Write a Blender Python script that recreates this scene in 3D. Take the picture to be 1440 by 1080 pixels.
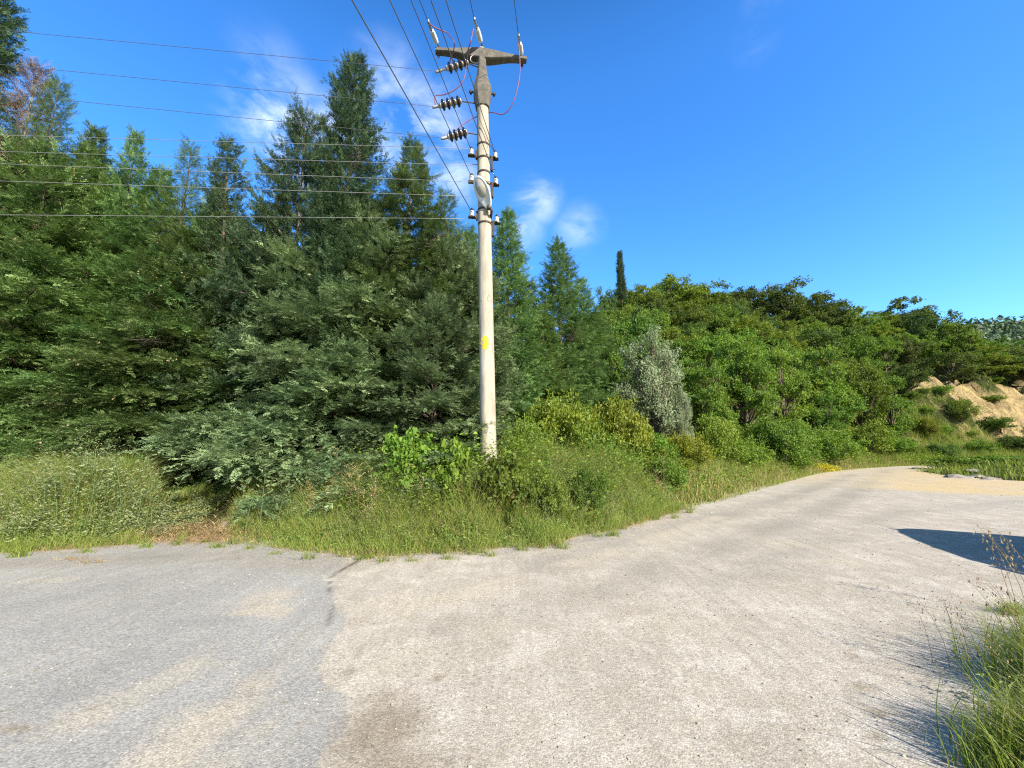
import bpy, bmesh, math, random
import numpy as np
from mathutils import Vector, Matrix, Quaternion

R = math.radians
for o in list(bpy.data.objects):
    bpy.data.objects.remove(o)
sc = bpy.context.scene
col = sc.collection

# ------------------------------------------------------------------ camera
FPX = 562.0                       # focal length in pixels of the 1440 wide photograph
PITCH = R(8.3)
CAMZ = 1.6
cd = bpy.data.cameras.new('camera')
cam = bpy.data.objects.new('camera', cd)
col.objects.link(cam)
cd.sensor_width = 36.0
cd.lens = 36.0 * FPX / 1440.0
cd.clip_start = 0.05
cd.clip_end = 3000
cam.location = (0, 0, CAMZ)
cam.rotation_euler = (R(90) + PITCH, 0, 0)
sc.camera = cam

# ------------------------------------------------------------------ sky, sun, exposure
SUN_EL, SUN_AZ = R(34), math.atan2(0.62, -0.78)      # azimuth from +Y towards +X
EXPOSURE = 1.0
SKY = 0.13
SUN = 5.0
w = bpy.data.worlds.new('World')
sc.world = w
w.use_nodes = True
nt = w.node_tree
for n in list(nt.nodes):
    nt.nodes.remove(n)


def wn(t, **k):
    n = nt.nodes.new(t)
    for a, b in k.items():
        setattr(n, a, b)
    return n


out = wn('ShaderNodeOutputWorld')
bg = wn('ShaderNodeBackground')
bg.inputs['Strength'].default_value = SKY
sky = wn('ShaderNodeTexSky', sky_type='NISHITA')
sky.sun_disc = False
sky.sun_elevation = SUN_EL
sky.sun_rotation = SUN_AZ
sky.altitude = 300
sky.air_density = 1.0
sky.dust_density = 0.35
sky.ozone_density = 2.2
hs = wn('ShaderNodeHueSaturation')
hs.inputs['Saturation'].default_value = 1.28
hs.inputs['Value'].default_value = 1.25
nt.links.new(sky.outputs[0], hs.inputs['Color'])
tint = wn('ShaderNodeVectorMath', operation='MULTIPLY')
# a little milkier on the sunward side
dsun = wn('ShaderNodeVectorMath', operation='DOT_PRODUCT')
tcs = wn('ShaderNodeTexCoord')
nt.links.new(tcs.outputs['Generated'], dsun.inputs[0])
dsun.inputs[1].default_value = (math.sin(SUN_AZ), math.cos(SUN_AZ), 0)
dmr = wn('ShaderNodeMapRange', interpolation_type='SMOOTHSTEP')
dmr.inputs['From Min'].default_value = -0.05
dmr.inputs['From Max'].default_value = 0.55
nt.links.new(dsun.outputs['Value'], dmr.inputs['Value'])
tmix = wn('ShaderNodeMix', data_type='RGBA')
tmix.inputs[6].default_value = (0.80, 1.04, 1.26, 1)
tmix.inputs[7].default_value = (0.85, 0.66, 0.44, 1)
nt.links.new(dmr.outputs[0], tmix.inputs[0])
nt.links.new(tmix.outputs[2], tint.inputs[1])
nt.links.new(hs.outputs[0], tint.inputs[0])
# the sky is deepest overhead
tcz = wn('ShaderNodeTexCoord'); sx = wn('ShaderNodeSeparateXYZ')
nt.links.new(tcz.outputs['Generated'], sx.inputs[0])
zr = wn('ShaderNodeMapRange', interpolation_type='SMOOTHSTEP')
zr.inputs['From Min'].default_value = 0.69
zr.inputs['From Max'].default_value = 1.0
zr.inputs['To Min'].default_value = 1.0
zr.inputs['To Max'].default_value = 0.28
nt.links.new(sx.outputs['Z'], zr.inputs['Value'])
deep = wn('ShaderNodeVectorMath', operation='SCALE')
nt.links.new(tint.outputs[0], deep.inputs[0])
nt.links.new(zr.outputs[0], deep.inputs['Scale'])
# thin clouds: noise on the sky sphere inside a few soft regions
tc = wn('ShaderNodeTexCoord')
nz = wn('ShaderNodeTexNoise')
nz.inputs['Scale'].default_value = 7.5
nz.inputs['Detail'].default_value = 7
nz.inputs['Roughness'].default_value = 0.58
nz.inputs['Distortion'].default_value = 0.35
mp = wn('ShaderNodeMapping')
mp.inputs['Scale'].default_value = (1.0, 1.0, 1.9)
mp.inputs['Rotation'].default_value = (0, R(25), 0)
nt.links.new(tc.outputs['Generated'], mp.inputs[0])
nt.links.new(mp.outputs[0], nz.inputs['Vector'])


def raydir(px, py):
    u, v = (px - 720) / FPX, (540 - py) / FPX
    return Vector((u, math.cos(PITCH) - v * math.sin(PITCH), math.sin(PITCH) + v * math.cos(PITCH)))


CLOUDS = [(395, 175, .075, 1.0), (450, 200, .07, .8), (375, 95, .05, .22), (545, 135, .07, .6), (590, 190, .09, 1.0), (625, 245, .07, .7),
          (755, 280, .045, .6), (735, 322, .04, .5), (815, 322, .045, .4), (1080, 4, .03, .14), (1062, 56, .03, .10)]
acc = None
for (px, py, sg, am) in CLOUDS:
    d = raydir(px, py).normalized()
    dist = wn('ShaderNodeVectorMath', operation='DISTANCE')
    nt.links.new(tc.outputs['Generated'], dist.inputs[0])
    dist.inputs[1].default_value = d
    mr = wn('ShaderNodeMapRange', interpolation_type='SMOOTHSTEP')
    mr.inputs['From Min'].default_value = sg * 1.7
    mr.inputs['From Max'].default_value = 0
    mr.inputs['To Max'].default_value = am
    nt.links.new(dist.outputs['Value'], mr.inputs['Value'])
    if acc is None:
        acc = mr.outputs[0]
    else:
        a = wn('ShaderNodeMath', operation='MAXIMUM')
        nt.links.new(acc, a.inputs[0])
        nt.links.new(mr.outputs[0], a.inputs[1])
        acc = a.outputs[0]
cr = wn('ShaderNodeMapRange', interpolation_type='SMOOTHSTEP')
cr.inputs['From Min'].default_value = 0.36
cr.inputs['From Max'].default_value = 0.74
nt.links.new(nz.outputs[0], cr.inputs['Value'])
mu = wn('ShaderNodeMath', operation='MULTIPLY')
nt.links.new(acc, mu.inputs[0])
nt.links.new(cr.outputs[0], mu.inputs[1])
mx = wn('ShaderNodeMix', data_type='RGBA')
mx.inputs[7].default_value = (5.6, 6.1, 6.6, 1)
nt.links.new(mu.outputs[0], mx.inputs[0])
nt.links.new(deep.outputs[0], mx.inputs[6])
nt.links.new(mx.outputs[2], bg.inputs[0])
nt.links.new(bg.outputs[0], out.inputs[0])

sd = bpy.data.lights.new('sun', 'SUN')
sd.energy = SUN
sd.angle = R(0.53)
sd.color = (1.0, 0.935, 0.82)
so = bpy.data.objects.new('sun', sd)
col.objects.link(so)
SV = Vector((math.sin(SUN_AZ) * math.cos(SUN_EL), math.cos(SUN_AZ) * math.cos(SUN_EL), math.sin(SUN_EL)))
so.rotation_euler = SV.to_track_quat('Z', 'Y').to_euler()
so.location = (10, -20, 30)

sc.view_settings.view_transform = 'Standard'
sc.view_settings.look = 'None'
sc.view_settings.exposure = EXPOSURE
sc.view_settings.gamma = 1
sc.cycles.max_bounces = 6
sc.cycles.transparent_max_bounces = 4
sc.cycles.use_denoising = False
sc.cycles.filter_width = 1.2
sc.cycles.sample_clamp_indirect = 4.0


# ------------------------------------------------------------------ geometry of the view
def at(px, py, D):
    d = raydir(px, py)
    return Vector((0, 0, CAMZ)) + d * (D / d.y)


def at_z(px, py, z):
    d = raydir(px, py)
    return Vector((0, 0, CAMZ)) + d * ((z - CAMZ) / d.z)


def proj(p):
    x, y, z = p[0], p[1], p[2] - CAMZ
    c = y * math.cos(PITCH) + z * math.sin(PITCH)
    v = -y * math.sin(PITCH) + z * math.cos(PITCH)
    return 720 + FPX * x / c, 540 - FPX * v / c


# ------------------------------------------------------------------ helpers
rng = np.random.default_rng(7)
random.seed(7)


def tag(o, label=None, cat=None, group=None, kind=None):
    if label: o['label'] = label
    if cat: o['category'] = cat
    if group: o['group'] = group
    if kind: o['kind'] = kind
    return o


def empty(name, loc, label=None, cat=None, group=None):
    o = bpy.data.objects.new(name, None)
    o.empty_display_size = 0.2
    col.objects.link(o)
    o.location = loc
    return tag(o, label, cat, group)


def np_mesh(name, verts, faces, smooth=False, tint=None):
    """faces: one int array (M,3|4) or a list of such arrays."""
    me = bpy.data.meshes.new(name)
    verts = np.asarray(verts, dtype=np.float32)
    if not isinstance(faces, list):
        faces = [faces]
    loops = np.concatenate([f.reshape(-1) for f in faces]).astype(np.int32)
    tot = np.concatenate([np.full(len(f), f.shape[1], dtype=np.int32) for f in faces])
    start = np.concatenate([[0], np.cumsum(tot)[:-1]]).astype(np.int32)
    me.vertices.add(len(verts)); me.vertices.foreach_set('co', verts.reshape(-1))
    me.loops.add(len(loops)); me.loops.foreach_set('vertex_index', loops)
    me.polygons.add(len(tot))
    me.polygons.foreach_set('loop_start', start)
    me.polygons.foreach_set('loop_total', tot)
    me.polygons.foreach_set('use_smooth', np.full(len(tot), smooth, dtype=bool))
    me.update(calc_edges=True)
    if tint is not None:
        a = me.attributes.new('tint', 'FLOAT', 'FACE')
        a.data.foreach_set('value', np.asarray(tint, dtype=np.float32))
    return me


def obj(name, me, mat, parent=None, loc=None):
    o = bpy.data.objects.new(name, me)
    col.objects.link(o)
    if mat is not None and len(me.materials) == 0:
        me.materials.append(mat)
    if parent is not None: o.parent = parent
    if loc is not None: o.location = loc
    return o


def dup(root, kids, loc, rz=0.0, scale=(1, 1, 1), tilt=(0, 0)):
    r = root.copy(); col.objects.link(r)
    r.location = loc; r.rotation_euler = (tilt[0], tilt[1], rz); r.scale = scale
    out_ = []
    for k in kids:
        c = k.copy(); col.objects.link(c); c.parent = r; out_.append(c)
    return r, out_


class MB:
    """collects tubes, boxes and lathes into one mesh"""
    def __init__(s): s.v, s.f3, s.f4, s.n = [], [], [], 0

    def add(s, v, f4=None, f3=None):
        v = np.asarray(v, dtype=float)
        if f4 is not None and len(f4): s.f4.append(np.asarray(f4) + s.n)
        if f3 is not None and len(f3): s.f3.append(np.asarray(f3) + s.n)
        s.v.append(v); s.n += len(v)

    def tube(s, pts, rad, k=8, cap=True, squash=None):
        pts = [Vector(p) for p in pts]
        n = len(pts)
        if not hasattr(rad, '__len__'): rad = [rad] * n
        V = []
        up = None
        for i, p in enumerate(pts):
            t = (pts[min(i + 1, n - 1)] - pts[max(i - 1, 0)])
            if t.length < 1e-9: t = Vector((0, 0, 1))
            t.normalize()
            if up is None:
                a = Vector((1, 0, 0)) if abs(t.x) < 0.9 else Vector((0, 1, 0))
                up = (a - t * a.dot(t)).normalized()
            else:
                up = (up - t * up.dot(t)).normalized()
            b = t.cross(up)
            for j in range(k):
                an = 2 * math.pi * j / k
                V.append(p + (up * math.cos(an) + b * math.sin(an)) * rad[i])
        F = [[i * k + j, i * k + (j + 1) % k, (i + 1) * k + (j + 1) % k, (i + 1) * k + j] for i in range(n - 1) for j in range(k)]
        T = []
        if cap:
            V.append(pts[0]); V.append(pts[-1])
            c0, c1 = n * k, n * k + 1
            T = [[c0, (j + 1) % k, j] for j in range(k)] + [[c1, (n - 1) * k + j, (n - 1) * k + (j + 1) % k] for j in range(k)]
        s.add([tuple(v) for v in V], F, T)

    def box(s, c, sx, sy, sz, M=None, bev=0.0):
        """rounded-edge box: bev chamfers all vertical and horizontal edges through stacked rings"""
        b = min(bev, sx * .45, sy * .45, sz * .45)
        def ring(hx, hy, z):
            q = min(b, hx * .8, hy * .8) if b > 0 else 0
            if q == 0: return [(-hx, -hy, z), (hx, -hy, z), (hx, hy, z), (-hx, hy, z)]
            return [(-hx + q, -hy, z), (hx - q, -hy, z), (hx, -hy + q, z), (hx, hy - q, z), (hx - q, hy, z), (-hx + q, hy, z), (-hx, hy - q, z), (-hx, -hy + q, z)]
        hx, hy, hz = sx / 2, sy / 2, sz / 2
        rings = [ring(hx, hy, -hz), ring(hx, hy, hz)] if b == 0 else [ring(hx - b, hy - b, -hz), ring(hx, hy, -hz + b), ring(hx, hy, hz - b), ring(hx - b, hy - b, hz)]
        k = len(rings[0])
        V = [Vector(p) for r_ in rings for p in r_]
        if M is not None: V = [M @ p for p in V]
        V = [p + Vector(c) for p in V]
        F = [[i * k + j, i * k + (j + 1) % k, (i + 1) * k + (j + 1) % k, (i + 1) * k + j] for i in range(len(rings) - 1) for j in range(k)]
        m = len(rings) - 1
        T = []
        if k == 4:
            F += [[3, 2, 1, 0], [m * k, m * k + 1, m * k + 2, m * k + 3]]
        else:
            T = [[0, j + 1, j] for j in range(1, k - 1)] + [[m * k, m * k + j, m * k + j + 1] for j in range(1, k - 1)]
        s.add([tuple(v) for v in V], F, T)

    def mesh(s, name, smooth=False):
        f = []
        if s.f4: f.append(np.concatenate(s.f4))
        if s.f3: f.append(np.concatenate(s.f3))
        me = np_mesh(name, np.concatenate(s.v), f, smooth)
        return me

    def build(s, name, mat, parent=None, smooth=False, loc=None):
        return obj(name, s.mesh(name, smooth), mat, parent, loc)


# value noise
_perm = np.random.default_rng(3).random((256, 256))


def vnoise(x, y):
    x = np.asarray(x, float); y = np.asarray(y, float)
    xi = np.floor(x).astype(int); yi = np.floor(y).astype(int)
    fx = x - xi; fy = y - yi
    fx = fx * fx * (3 - 2 * fx); fy = fy * fy * (3 - 2 * fy)
    a = _perm[xi & 255, yi & 255]; b = _perm[(xi + 1) & 255, yi & 255]
    c = _perm[xi & 255, (yi + 1) & 255]; d = _perm[(xi + 1) & 255, (yi + 1) & 255]
    return (a * (1 - fx) + b * fx) * (1 - fy) + (c * (1 - fx) + d * fx) * fy


def fbm(x, y, o=4):
    s, a, t = 0, 1.0, 0
    for i in range(o):
        s = s + a * vnoise(x * 2 ** i + 17 * i, y * 2 ** i + 5 * i); t += a; a *= .5
    return s / t


def sstep(t):
    t = np.clip(t, 0, 1)
    return t * t * (3 - 2 * t)


# ------------------------------------------------------------------ materials
def new_mat(name):
    m = bpy.data.materials.new(name); m.use_nodes = True
    t = m.node_tree
    for n in list(t.nodes): t.nodes.remove(n)
    def N(ty, **k):
        n = t.nodes.new(ty)
        for a, b in k.items(): setattr(n, a, b)
        return n
    o = N('ShaderNodeOutputMaterial')
    return m, t, N, o


def L(t, a, b): t.links.new(a, b)


def leaf_mat(name, c1, c2, transl=0.3, vary=0.35, hue=0.03, rough=0.55, spec=0.25):
    m, t, N, o = new_mat(name)
    at_ = N('ShaderNodeAttribute', attribute_name='tint')
    mix = N('ShaderNodeMix', data_type='RGBA')
    mix.inputs[6].default_value = (*c1, 1); mix.inputs[7].default_value = (*c2, 1)
    L(t, at_.outputs['Fac'], mix.inputs[0])
    oi = N('ShaderNodeObjectInfo')
    h = N('ShaderNodeHueSaturation')
    mr = N('ShaderNodeMapRange'); mr.inputs['To Min'].default_value = 1 - vary; mr.inputs['To Max'].default_value = 1 + vary
    L(t, oi.outputs['Random'], mr.inputs['Value'])
    m2 = N('ShaderNodeMath', operation='MULTIPLY'); m2.inputs[1].default_value = 7.31
    m3 = N('ShaderNodeMath', operation='FRACT')
    L(t, oi.outputs['Random'], m2.inputs[0]); L(t, m2.outputs[0], m3.inputs[0])
    mh = N('ShaderNodeMapRange'); mh.inputs['To Min'].default_value = .5 - hue; mh.inputs['To Max'].default_value = .5 + hue
    L(t, m3.outputs[0], mh.inputs['Value'])
    L(t, mix.outputs[2], h.inputs['Color']); L(t, mr.outputs[0], h.inputs['Value']); L(t, mh.outputs[0], h.inputs['Hue'])
    p = N('ShaderNodeBsdfPrincipled'); p.inputs['Roughness'].default_value = rough
    p.inputs['Specular IOR Level'].default_value = spec
    L(t, h.outputs[0], p.inputs['Base Color'])
    tr = N('ShaderNodeBsdfTranslucent')
    h2 = N('ShaderNodeHueSaturation'); h2.inputs['Saturation'].default_value = 1.15; h2.inputs['Value'].default_value = 1.3; h2.inputs['Hue'].default_value = .485
    L(t, h.outputs[0], h2.inputs['Color']); L(t, h2.outputs[0], tr.inputs['Color'])
    ms = N('ShaderNodeMixShader'); ms.inputs[0].default_value = transl
    L(t, p.outputs[0], ms.inputs[1]); L(t, tr.outputs[0], ms.inputs[2]); L(t, ms.outputs[0], o.inputs[0])
    return m


def simple_mat(name, c, rough=.7, metal=0.0, noise=0.0, nscale=8.0, c2=None, bump=0.0, spec=.4, stretch=(1, 1, 1)):
    m, t, N, o = new_mat(name)
    p = N('ShaderNodeBsdfPrincipled')
    p.inputs['Roughness'].default_value = rough; p.inputs['Metallic'].default_value = metal
    p.inputs['Specular IOR Level'].default_value = spec
    L(t, p.outputs[0], o.inputs[0])
    p.inputs['Base Color'].default_value = (*c, 1)
    if c2 is not None or bump:
        tcn = N('ShaderNodeTexCoord'); mpn = N('ShaderNodeMapping'); mpn.inputs['Scale'].default_value = stretch
        L(t, tcn.outputs['Object'], mpn.inputs[0])
        nz_ = N('ShaderNodeTexNoise'); nz_.inputs['Scale'].default_value = nscale; nz_.inputs['Detail'].default_value = 7; nz_.inputs['Roughness'].default_value = .62
        L(t, mpn.outputs[0], nz_.inputs['Vector'])
        if c2 is not None:
            r_ = N('ShaderNodeMapRange'); r_.inputs['From Min'].default_value = .36; r_.inputs['From Max'].default_value = .66
            L(t, nz_.outputs[0], r_.inputs['Value'])
            mi = N('ShaderNodeMix', data_type='RGBA'); mi.inputs[6].default_value = (*c, 1); mi.inputs[7].default_value = (*c2, 1)
            L(t, r_.outputs[0], mi.inputs[0]); L(t, mi.outputs[2], p.inputs['Base Color'])
        if bump:
            b = N('ShaderNodeBump'); b.inputs['Strength'].default_value = bump; b.inputs['Distance'].default_value = .02
            L(t, nz_.outputs[0], b.inputs['Height']); L(t, b.outputs[0], p.inputs['Normal'])
    return m


M = {}
M['conifer'] = leaf_mat('conifer_needles', (0.05, 0.11, 0.032), (0.235, 0.345, 0.115), .22, .22, .016)
M['conifer_blue'] = leaf_mat('cypress_sprays', (0.058, 0.108, 0.046), (0.3, 0.39, 0.185), .2, .2, .015)
M['conifer_dark'] = leaf_mat('dark_needles', (0.03, 0.066, 0.032), (0.13, 0.2, 0.092), .15, .2, .014)
M['conifer_brown'] = leaf_mat('dead_needles', (0.14, 0.1, 0.065), (0.3, 0.23, 0.16), .2, .1, .01)
M['leaf_green'] = leaf_mat('broadleaf', (0.072, 0.135, 0.022), (0.225, 0.31, 0.053), .34, .28, .022)
M['leaf_bright'] = leaf_mat('bright_broadleaf', (0.095, 0.175, 0.026), (0.255, 0.355, 0.065), .36, .16, .018)
M['leaf_dark'] = leaf_mat('dark_broadleaf', (0.05, 0.094, 0.02), (0.158, 0.215, 0.047), .28, .25, .02)
M['leaf_yellow'] = leaf_mat('bramble_leaf', (0.09, 0.155, 0.022), (0.3, 0.335, 0.05), .36, .15, .02)
M['leaf_silver'] = leaf_mat('silver_leaf', (0.18, 0.23, 0.12), (0.31, 0.36, 0.21), .22, .06, .01)
M['leaf_vine'] = leaf_mat('vine_leaf', (0.1, 0.19, 0.025), (0.23, 0.36, 0.055), .36, .1, .012)
M['grass'] = leaf_mat('grass_blade', (0.12, 0.205, 0.035), (0.33, 0.37, 0.088), .36, .1, .01)
M['dry'] = leaf_mat('dry_stem', (0.3, 0.22, 0.1), (0.52, 0.4, 0.21), .25, .1, .008)
M['weed'] = leaf_mat('weed_leaf', (0.13, 0.215, 0.055), (0.3, 0.375, 0.12), .33, .1, .01)
M['pale_weed'] = leaf_mat('pale_weed_leaf', (0.15, 0.21, 0.085), (0.34, 0.395, 0.2), .3, .1, .01)
M['bark'] = simple_mat('bark', (.085, .062, .045), .9, c2=(.16, .125, .095), nscale=9, bump=.6, stretch=(1, 1, .25))
M['bark_pale'] = simple_mat('pale_bark', (.22, .18, .14), .9, c2=(.36, .31, .26), nscale=9, bump=.5, stretch=(1, 1, .25))
M['concrete'] = simple_mat('pole_concrete', (.47, .42, .34), .88, c2=(.27, .235, .185), nscale=6.5, bump=.35, stretch=(1.6, 1.6, .22))
M['concrete_dark'] = simple_mat('weathered_concrete', (.15, .138, .118), .9, c2=(.075, .069, .06), nscale=9, bump=.2)
M['steel'] = simple_mat('galvanised_steel', (.34, .35, .36), .45, .7, c2=(.22, .22, .22), nscale=20)
M['iron'] = simple_mat('dark_iron', (.05, .045, .04), .6, .4, c2=(.10, .07, .05), nscale=25)
M['porcelain_dark'] = simple_mat('brown_glazed_porcelain', (.030, .020, .016), .18, spec=.6)
M['porcelain'] = simple_mat('white_porcelain', (.62, .58, .52), .3, spec=.6, c2=(.5, .45, .4), nscale=12)
M['polymer'] = simple_mat('pale_polymer', (.72, .76, .74), .4, c2=(.55, .6, .6), nscale=18)
M['wire'] = simple_mat('aluminium_wire', (.30, .31, .30), .55, .2, c2=(.22, .22, .22), nscale=3)
M['wire_dark'] = simple_mat('dark_wire', (.10, .105, .12), .6, .1)
M['jumper'] = simple_mat('red_sheathed_cable', (.24, .07, .11), .5, c2=(.16, .06, .10), nscale=10)
M['lamp_white'] = simple_mat('lamp_housing_paint', (.66, .67, .66), .4, c2=(.55, .56, .56), nscale=9)
M['lens'] = simple_mat('lamp_glass', (.36, .34, .30), .12, spec=.7)
M['yellow'] = simple_mat('yellow_paint', (.75, .52, .02), .6, c2=(.6, .40, .03), nscale=14)
M['grey_paint'] = simple_mat('grey_paint', (.20, .19, .175), .8, c2=(.32, .30, .27), nscale=60)
M['stone'] = simple_mat('pale_stone', (.30, .275, .235), .9, c2=(.19, .17, .145), nscale=6, bump=.5)

# ------------------------------------------------------------------ the lie of the land
EP = [(-60, 5.0), (-20, 5.6)]
for q in [(0, 778), (70, 773), (140, 768), (250, 761), (330, 763), (420, 772), (500, 779), (570, 781), (640, 775), (720, 770), (765, 769),
          (805, 754), (860, 746), (910, 731), (960, 715), (1010, 704), (1060, 690), (1100, 678), (1140, 668), (1170, 662.5), (1215, 658.5), (1262, 655.5), (1292, 655)]:
    p = at_z(q[0], q[1], 0)
    EP.append((p.x, p.y))
lx, ly = EP[-1]
EP += [(lx + 5, ly + 1.0), (lx + 14, ly + 1.2), (lx + 60, ly)]
EP = np.array(EP)
MP = np.array([(21.4, 16.6), (20.6, 18.6), (21.3, 20.6), (22.9, 23.0), (25.4, 24.6), (30, 25.2), (45, 25.8), (80, 25), (80, 6), (45, 10), (30, 14.2), (25, 16)])


def sdist(x, y):
    """signed distance beyond the verge edge (positive on the planted side)"""
    x = np.asarray(x, float); y = np.asarray(y, float)
    best = np.full(x.shape, 1e9); sgn = np.ones(x.shape)
    for (ax, ay), (bx, by) in zip(EP[:-1], EP[1:]):
        dx, dy = bx - ax, by - ay
        l2 = dx * dx + dy * dy
        t = np.clip(((x - ax) * dx + (y - ay) * dy) / l2, 0, 1)
        qx, qy = x - (ax + t * dx), y - (ay + t * dy)
        d2 = qx * qx + qy * qy
        c = dx * (y - ay) - dy * (x - ax)
        m = d2 < best - 1e-9
        best = np.where(m, d2, best); sgn = np.where(m, np.where(c >= 0, 1.0, -1.0), sgn)
    return np.sqrt(best) * sgn


def mdist(x, y):
    """signed distance into the grassy mound on the right"""
    x = np.asarray(x, float); y = np.asarray(y, float)
    best = np.full(x.shape, 1e9); ins = np.zeros(x.shape, bool)
    n = len(MP)
    for i in range(n):
        (ax, ay), (bx, by) = MP[i], MP[(i + 1) % n]
        dx, dy = bx - ax, by - ay
        t = np.clip(((x - ax) * dx + (y - ay) * dy) / (dx * dx + dy * dy), 0, 1)
        qx, qy = x - (ax + t * dx), y - (ay + t * dy)
        best = np.minimum(best, qx * qx + qy * qy)
        cond = ((ay > y) != (by > y)) & (x < (bx - ax) * (y - ay) / ((by - ay) if by != ay else 1e-9) + ax)
        ins ^= cond
    return np.sqrt(best) * np.where(ins, 1, -1)


YCREST = 52.0


def terrain(x, y):
    x = np.asarray(x, float); y = np.asarray(y, float)
    d = sdist(x, y) + (fbm(x * 1.3, y * 1.3, 3) - .5) * .5
    md = mdist(x, y) + (fbm(x * .9, y * .9, 3) - .5) * .8
    z = -0.07 + .09 * sstep(d / .3) + .45 * sstep(d / 2.6) + .35 * sstep((d - 2) / 5)
    z = z + .09 * sstep(md / .4) + .7 * sstep(md / 5)
    z = z + np.where(d > .3, (fbm(x * .8, y * .8, 3) - .5) * .35 * sstep(d / 2), 0)
    yf = np.interp(x, [-40, -5, 3, 8, 14, 20, 27, 40, 60, 90], [22, 19, 17, 18.5, 22.5, 26, 30, 33, 38, 44])
    u = x / np.maximum(y, 6)
    zc = np.interp(u, [-1.5, -.6, 0, .25, .41, .68, .96, 1.1, 1.28, 1.6, 2.2], [8, 10, 13, 15.5, 16.5, 16.2, 14.5, 11.5, 9.5, 8.0, 6])
    t = np.clip((y - yf) / (YCREST - yf), 0, 1.15)
    h = zc * np.where(t < 1, .72 * t + .28 * sstep(t), 1.0)
    h = h * (1 + (fbm(x * .12, y * .12, 3) - .5) * .25) + (fbm(x * .5, y * .5, 3) - .5) * .9 * sstep(t * 4)
    cut = 7.4 * sstep((y - yf) / 7.0) * sstep((u - .90) / .1)
    gul = (fbm(x * .45 + 9, y * .2, 3) - .5) * 2.4 * sstep((y - yf) / 3) * sstep((u - .90) / .1)
    rough = ((fbm(x * .8, y * .3, 4) - .5) * 2.2 + (np.abs(fbm(x * 1.7 + 3, y * .5, 3) - .5)) * -2.2 + (fbm(x * 2.6, y * 2.2, 3) - .5) * .9) * sstep((y - yf - .5) / 2) * sstep((u - .90) / .1)
    h = np.maximum(h, cut + gul * (h < 8)) + rough
    return z + np.where(y > yf, h, 0) - np.clip(y - 70, 0, 200) * .05


def tz(x, y): return float(terrain(np.array([x]), np.array([y]))[0])


# terrain sheet, finer near the verge and the bank
gx = np.unique(np.concatenate([np.arange(-900, -60, 60), np.arange(-60, -14, 2), np.arange(-14, 60, .25), np.arange(60, 64, .5), np.arange(64, 120, 4), np.arange(120, 1000, 60)]))
gy = np.unique(np.concatenate([np.arange(-600, -40, 60), np.arange(-40, 4, 2), np.arange(4, 38, .25), np.arange(38, 60, .6), np.arange(60, 120, 4), np.arange(120, 1000, 60)]))
GX, GY = np.meshgrid(gx, gy, indexing='ij')
GZ = terrain(GX, GY)
V = np.stack([GX, GY, GZ], -1).reshape(-1, 3)
nx, ny = len(gx), len(gy)
ii, jj = np.meshgrid(np.arange(nx - 1), np.arange(ny - 1), indexing='ij')
F = np.stack([ii * ny + jj, (ii + 1) * ny + jj, (ii + 1) * ny + jj + 1, ii * ny + jj + 1], -1).reshape(-1, 4)
me = np_mesh('terrain', V, F, True)
# bare sand where the bank was cut
yfv = np.interp(GX, [-40, -5, 3, 8, 14, 20, 27, 40, 60, 90], [22, 19, 17, 18.5, 22.5, 26, 30, 33, 38, 44])
uu = GX / np.maximum(GY, 6)
bare = sstep((uu - .93) / .05) * sstep((GY - yfv - .6) / 1.2) * sstep((yfv + 8.5 - GY) / 2)
bare = bare * sstep((fbm(GX * .35 + 40, GY * .35, 4) - .38) / .10)
straw = np.exp(-(((GX + 5.15) / .8) ** 2 + ((GY - 6.6) / .55) ** 2))
for nm, arr in (('bare', bare), ('straw', straw)):
    a = me.attributes.new(nm, 'FLOAT', 'POINT'); a.data.foreach_set('value', arr.reshape(-1).astype(np.float32))
m, t, N, o = new_mat('soil_and_undergrowth')
tcn = N('ShaderNodeTexCoord')
n1 = N('ShaderNodeTexNoise'); n1.inputs['Scale'].default_value = 1.4; n1.inputs['Detail'].default_value = 9; n1.inputs['Roughness'].default_value = .65
n2 = N('ShaderNodeTexNoise'); n2.inputs['Scale'].default_value = 1.3; n2.inputs['Detail'].default_value = 8; n2.inputs['Roughness'].default_value = .6
L(t, tcn.outputs['Object'], n1.inputs['Vector']); L(t, tcn.outputs['Object'], n2.inputs['Vector'])
rg = N('ShaderNodeValToRGB')
rg.color_ramp.elements[0].position = .35; rg.color_ramp.elements[0].color = (.030, .040, .014, 1)
rg.color_ramp.elements[1].position = .68; rg.color_ramp.elements[1].color = (.10, .115, .035, 1)
L(t, n1.outputs[0], rg.inputs[0])
rs = N('ShaderNodeValToRGB')
rs.color_ramp.elements[0].position = .28; rs.color_ramp.elements[0].color = (.20, .14, .08, 1)
rs.color_ramp.elements[1].position = .56; rs.color_ramp.elements[1].color = (.53, .40, .20, 1)
L(t, n2.outputs[0], rs.inputs[0])
ab = N('ShaderNodeAttribute', attribute_name='bare')
mi = N('ShaderNodeMix', data_type='RGBA')
L(t, ab.outputs['Fac'], mi.inputs[0]); L(t, rg.outputs[0], mi.inputs[6]); L(t, rs.outputs[0], mi.inputs[7])
as_ = N('ShaderNodeAttribute', attribute_name='straw')
mi2 = N('ShaderNodeMix', data_type='RGBA'); mi2.inputs[7].default_value = (.40, .30, .17, 1)
L(t, as_.outputs['Fac'], mi2.inputs[0]); L(t, mi.outputs[2], mi2.inputs[6])
p = N('ShaderNodeBsdfPrincipled'); p.inputs['Roughness'].default_value = .95; p.inputs['Specular IOR Level'].default_value = .1
L(t, mi2.outputs[2], p.inputs['Base Color'])
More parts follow.
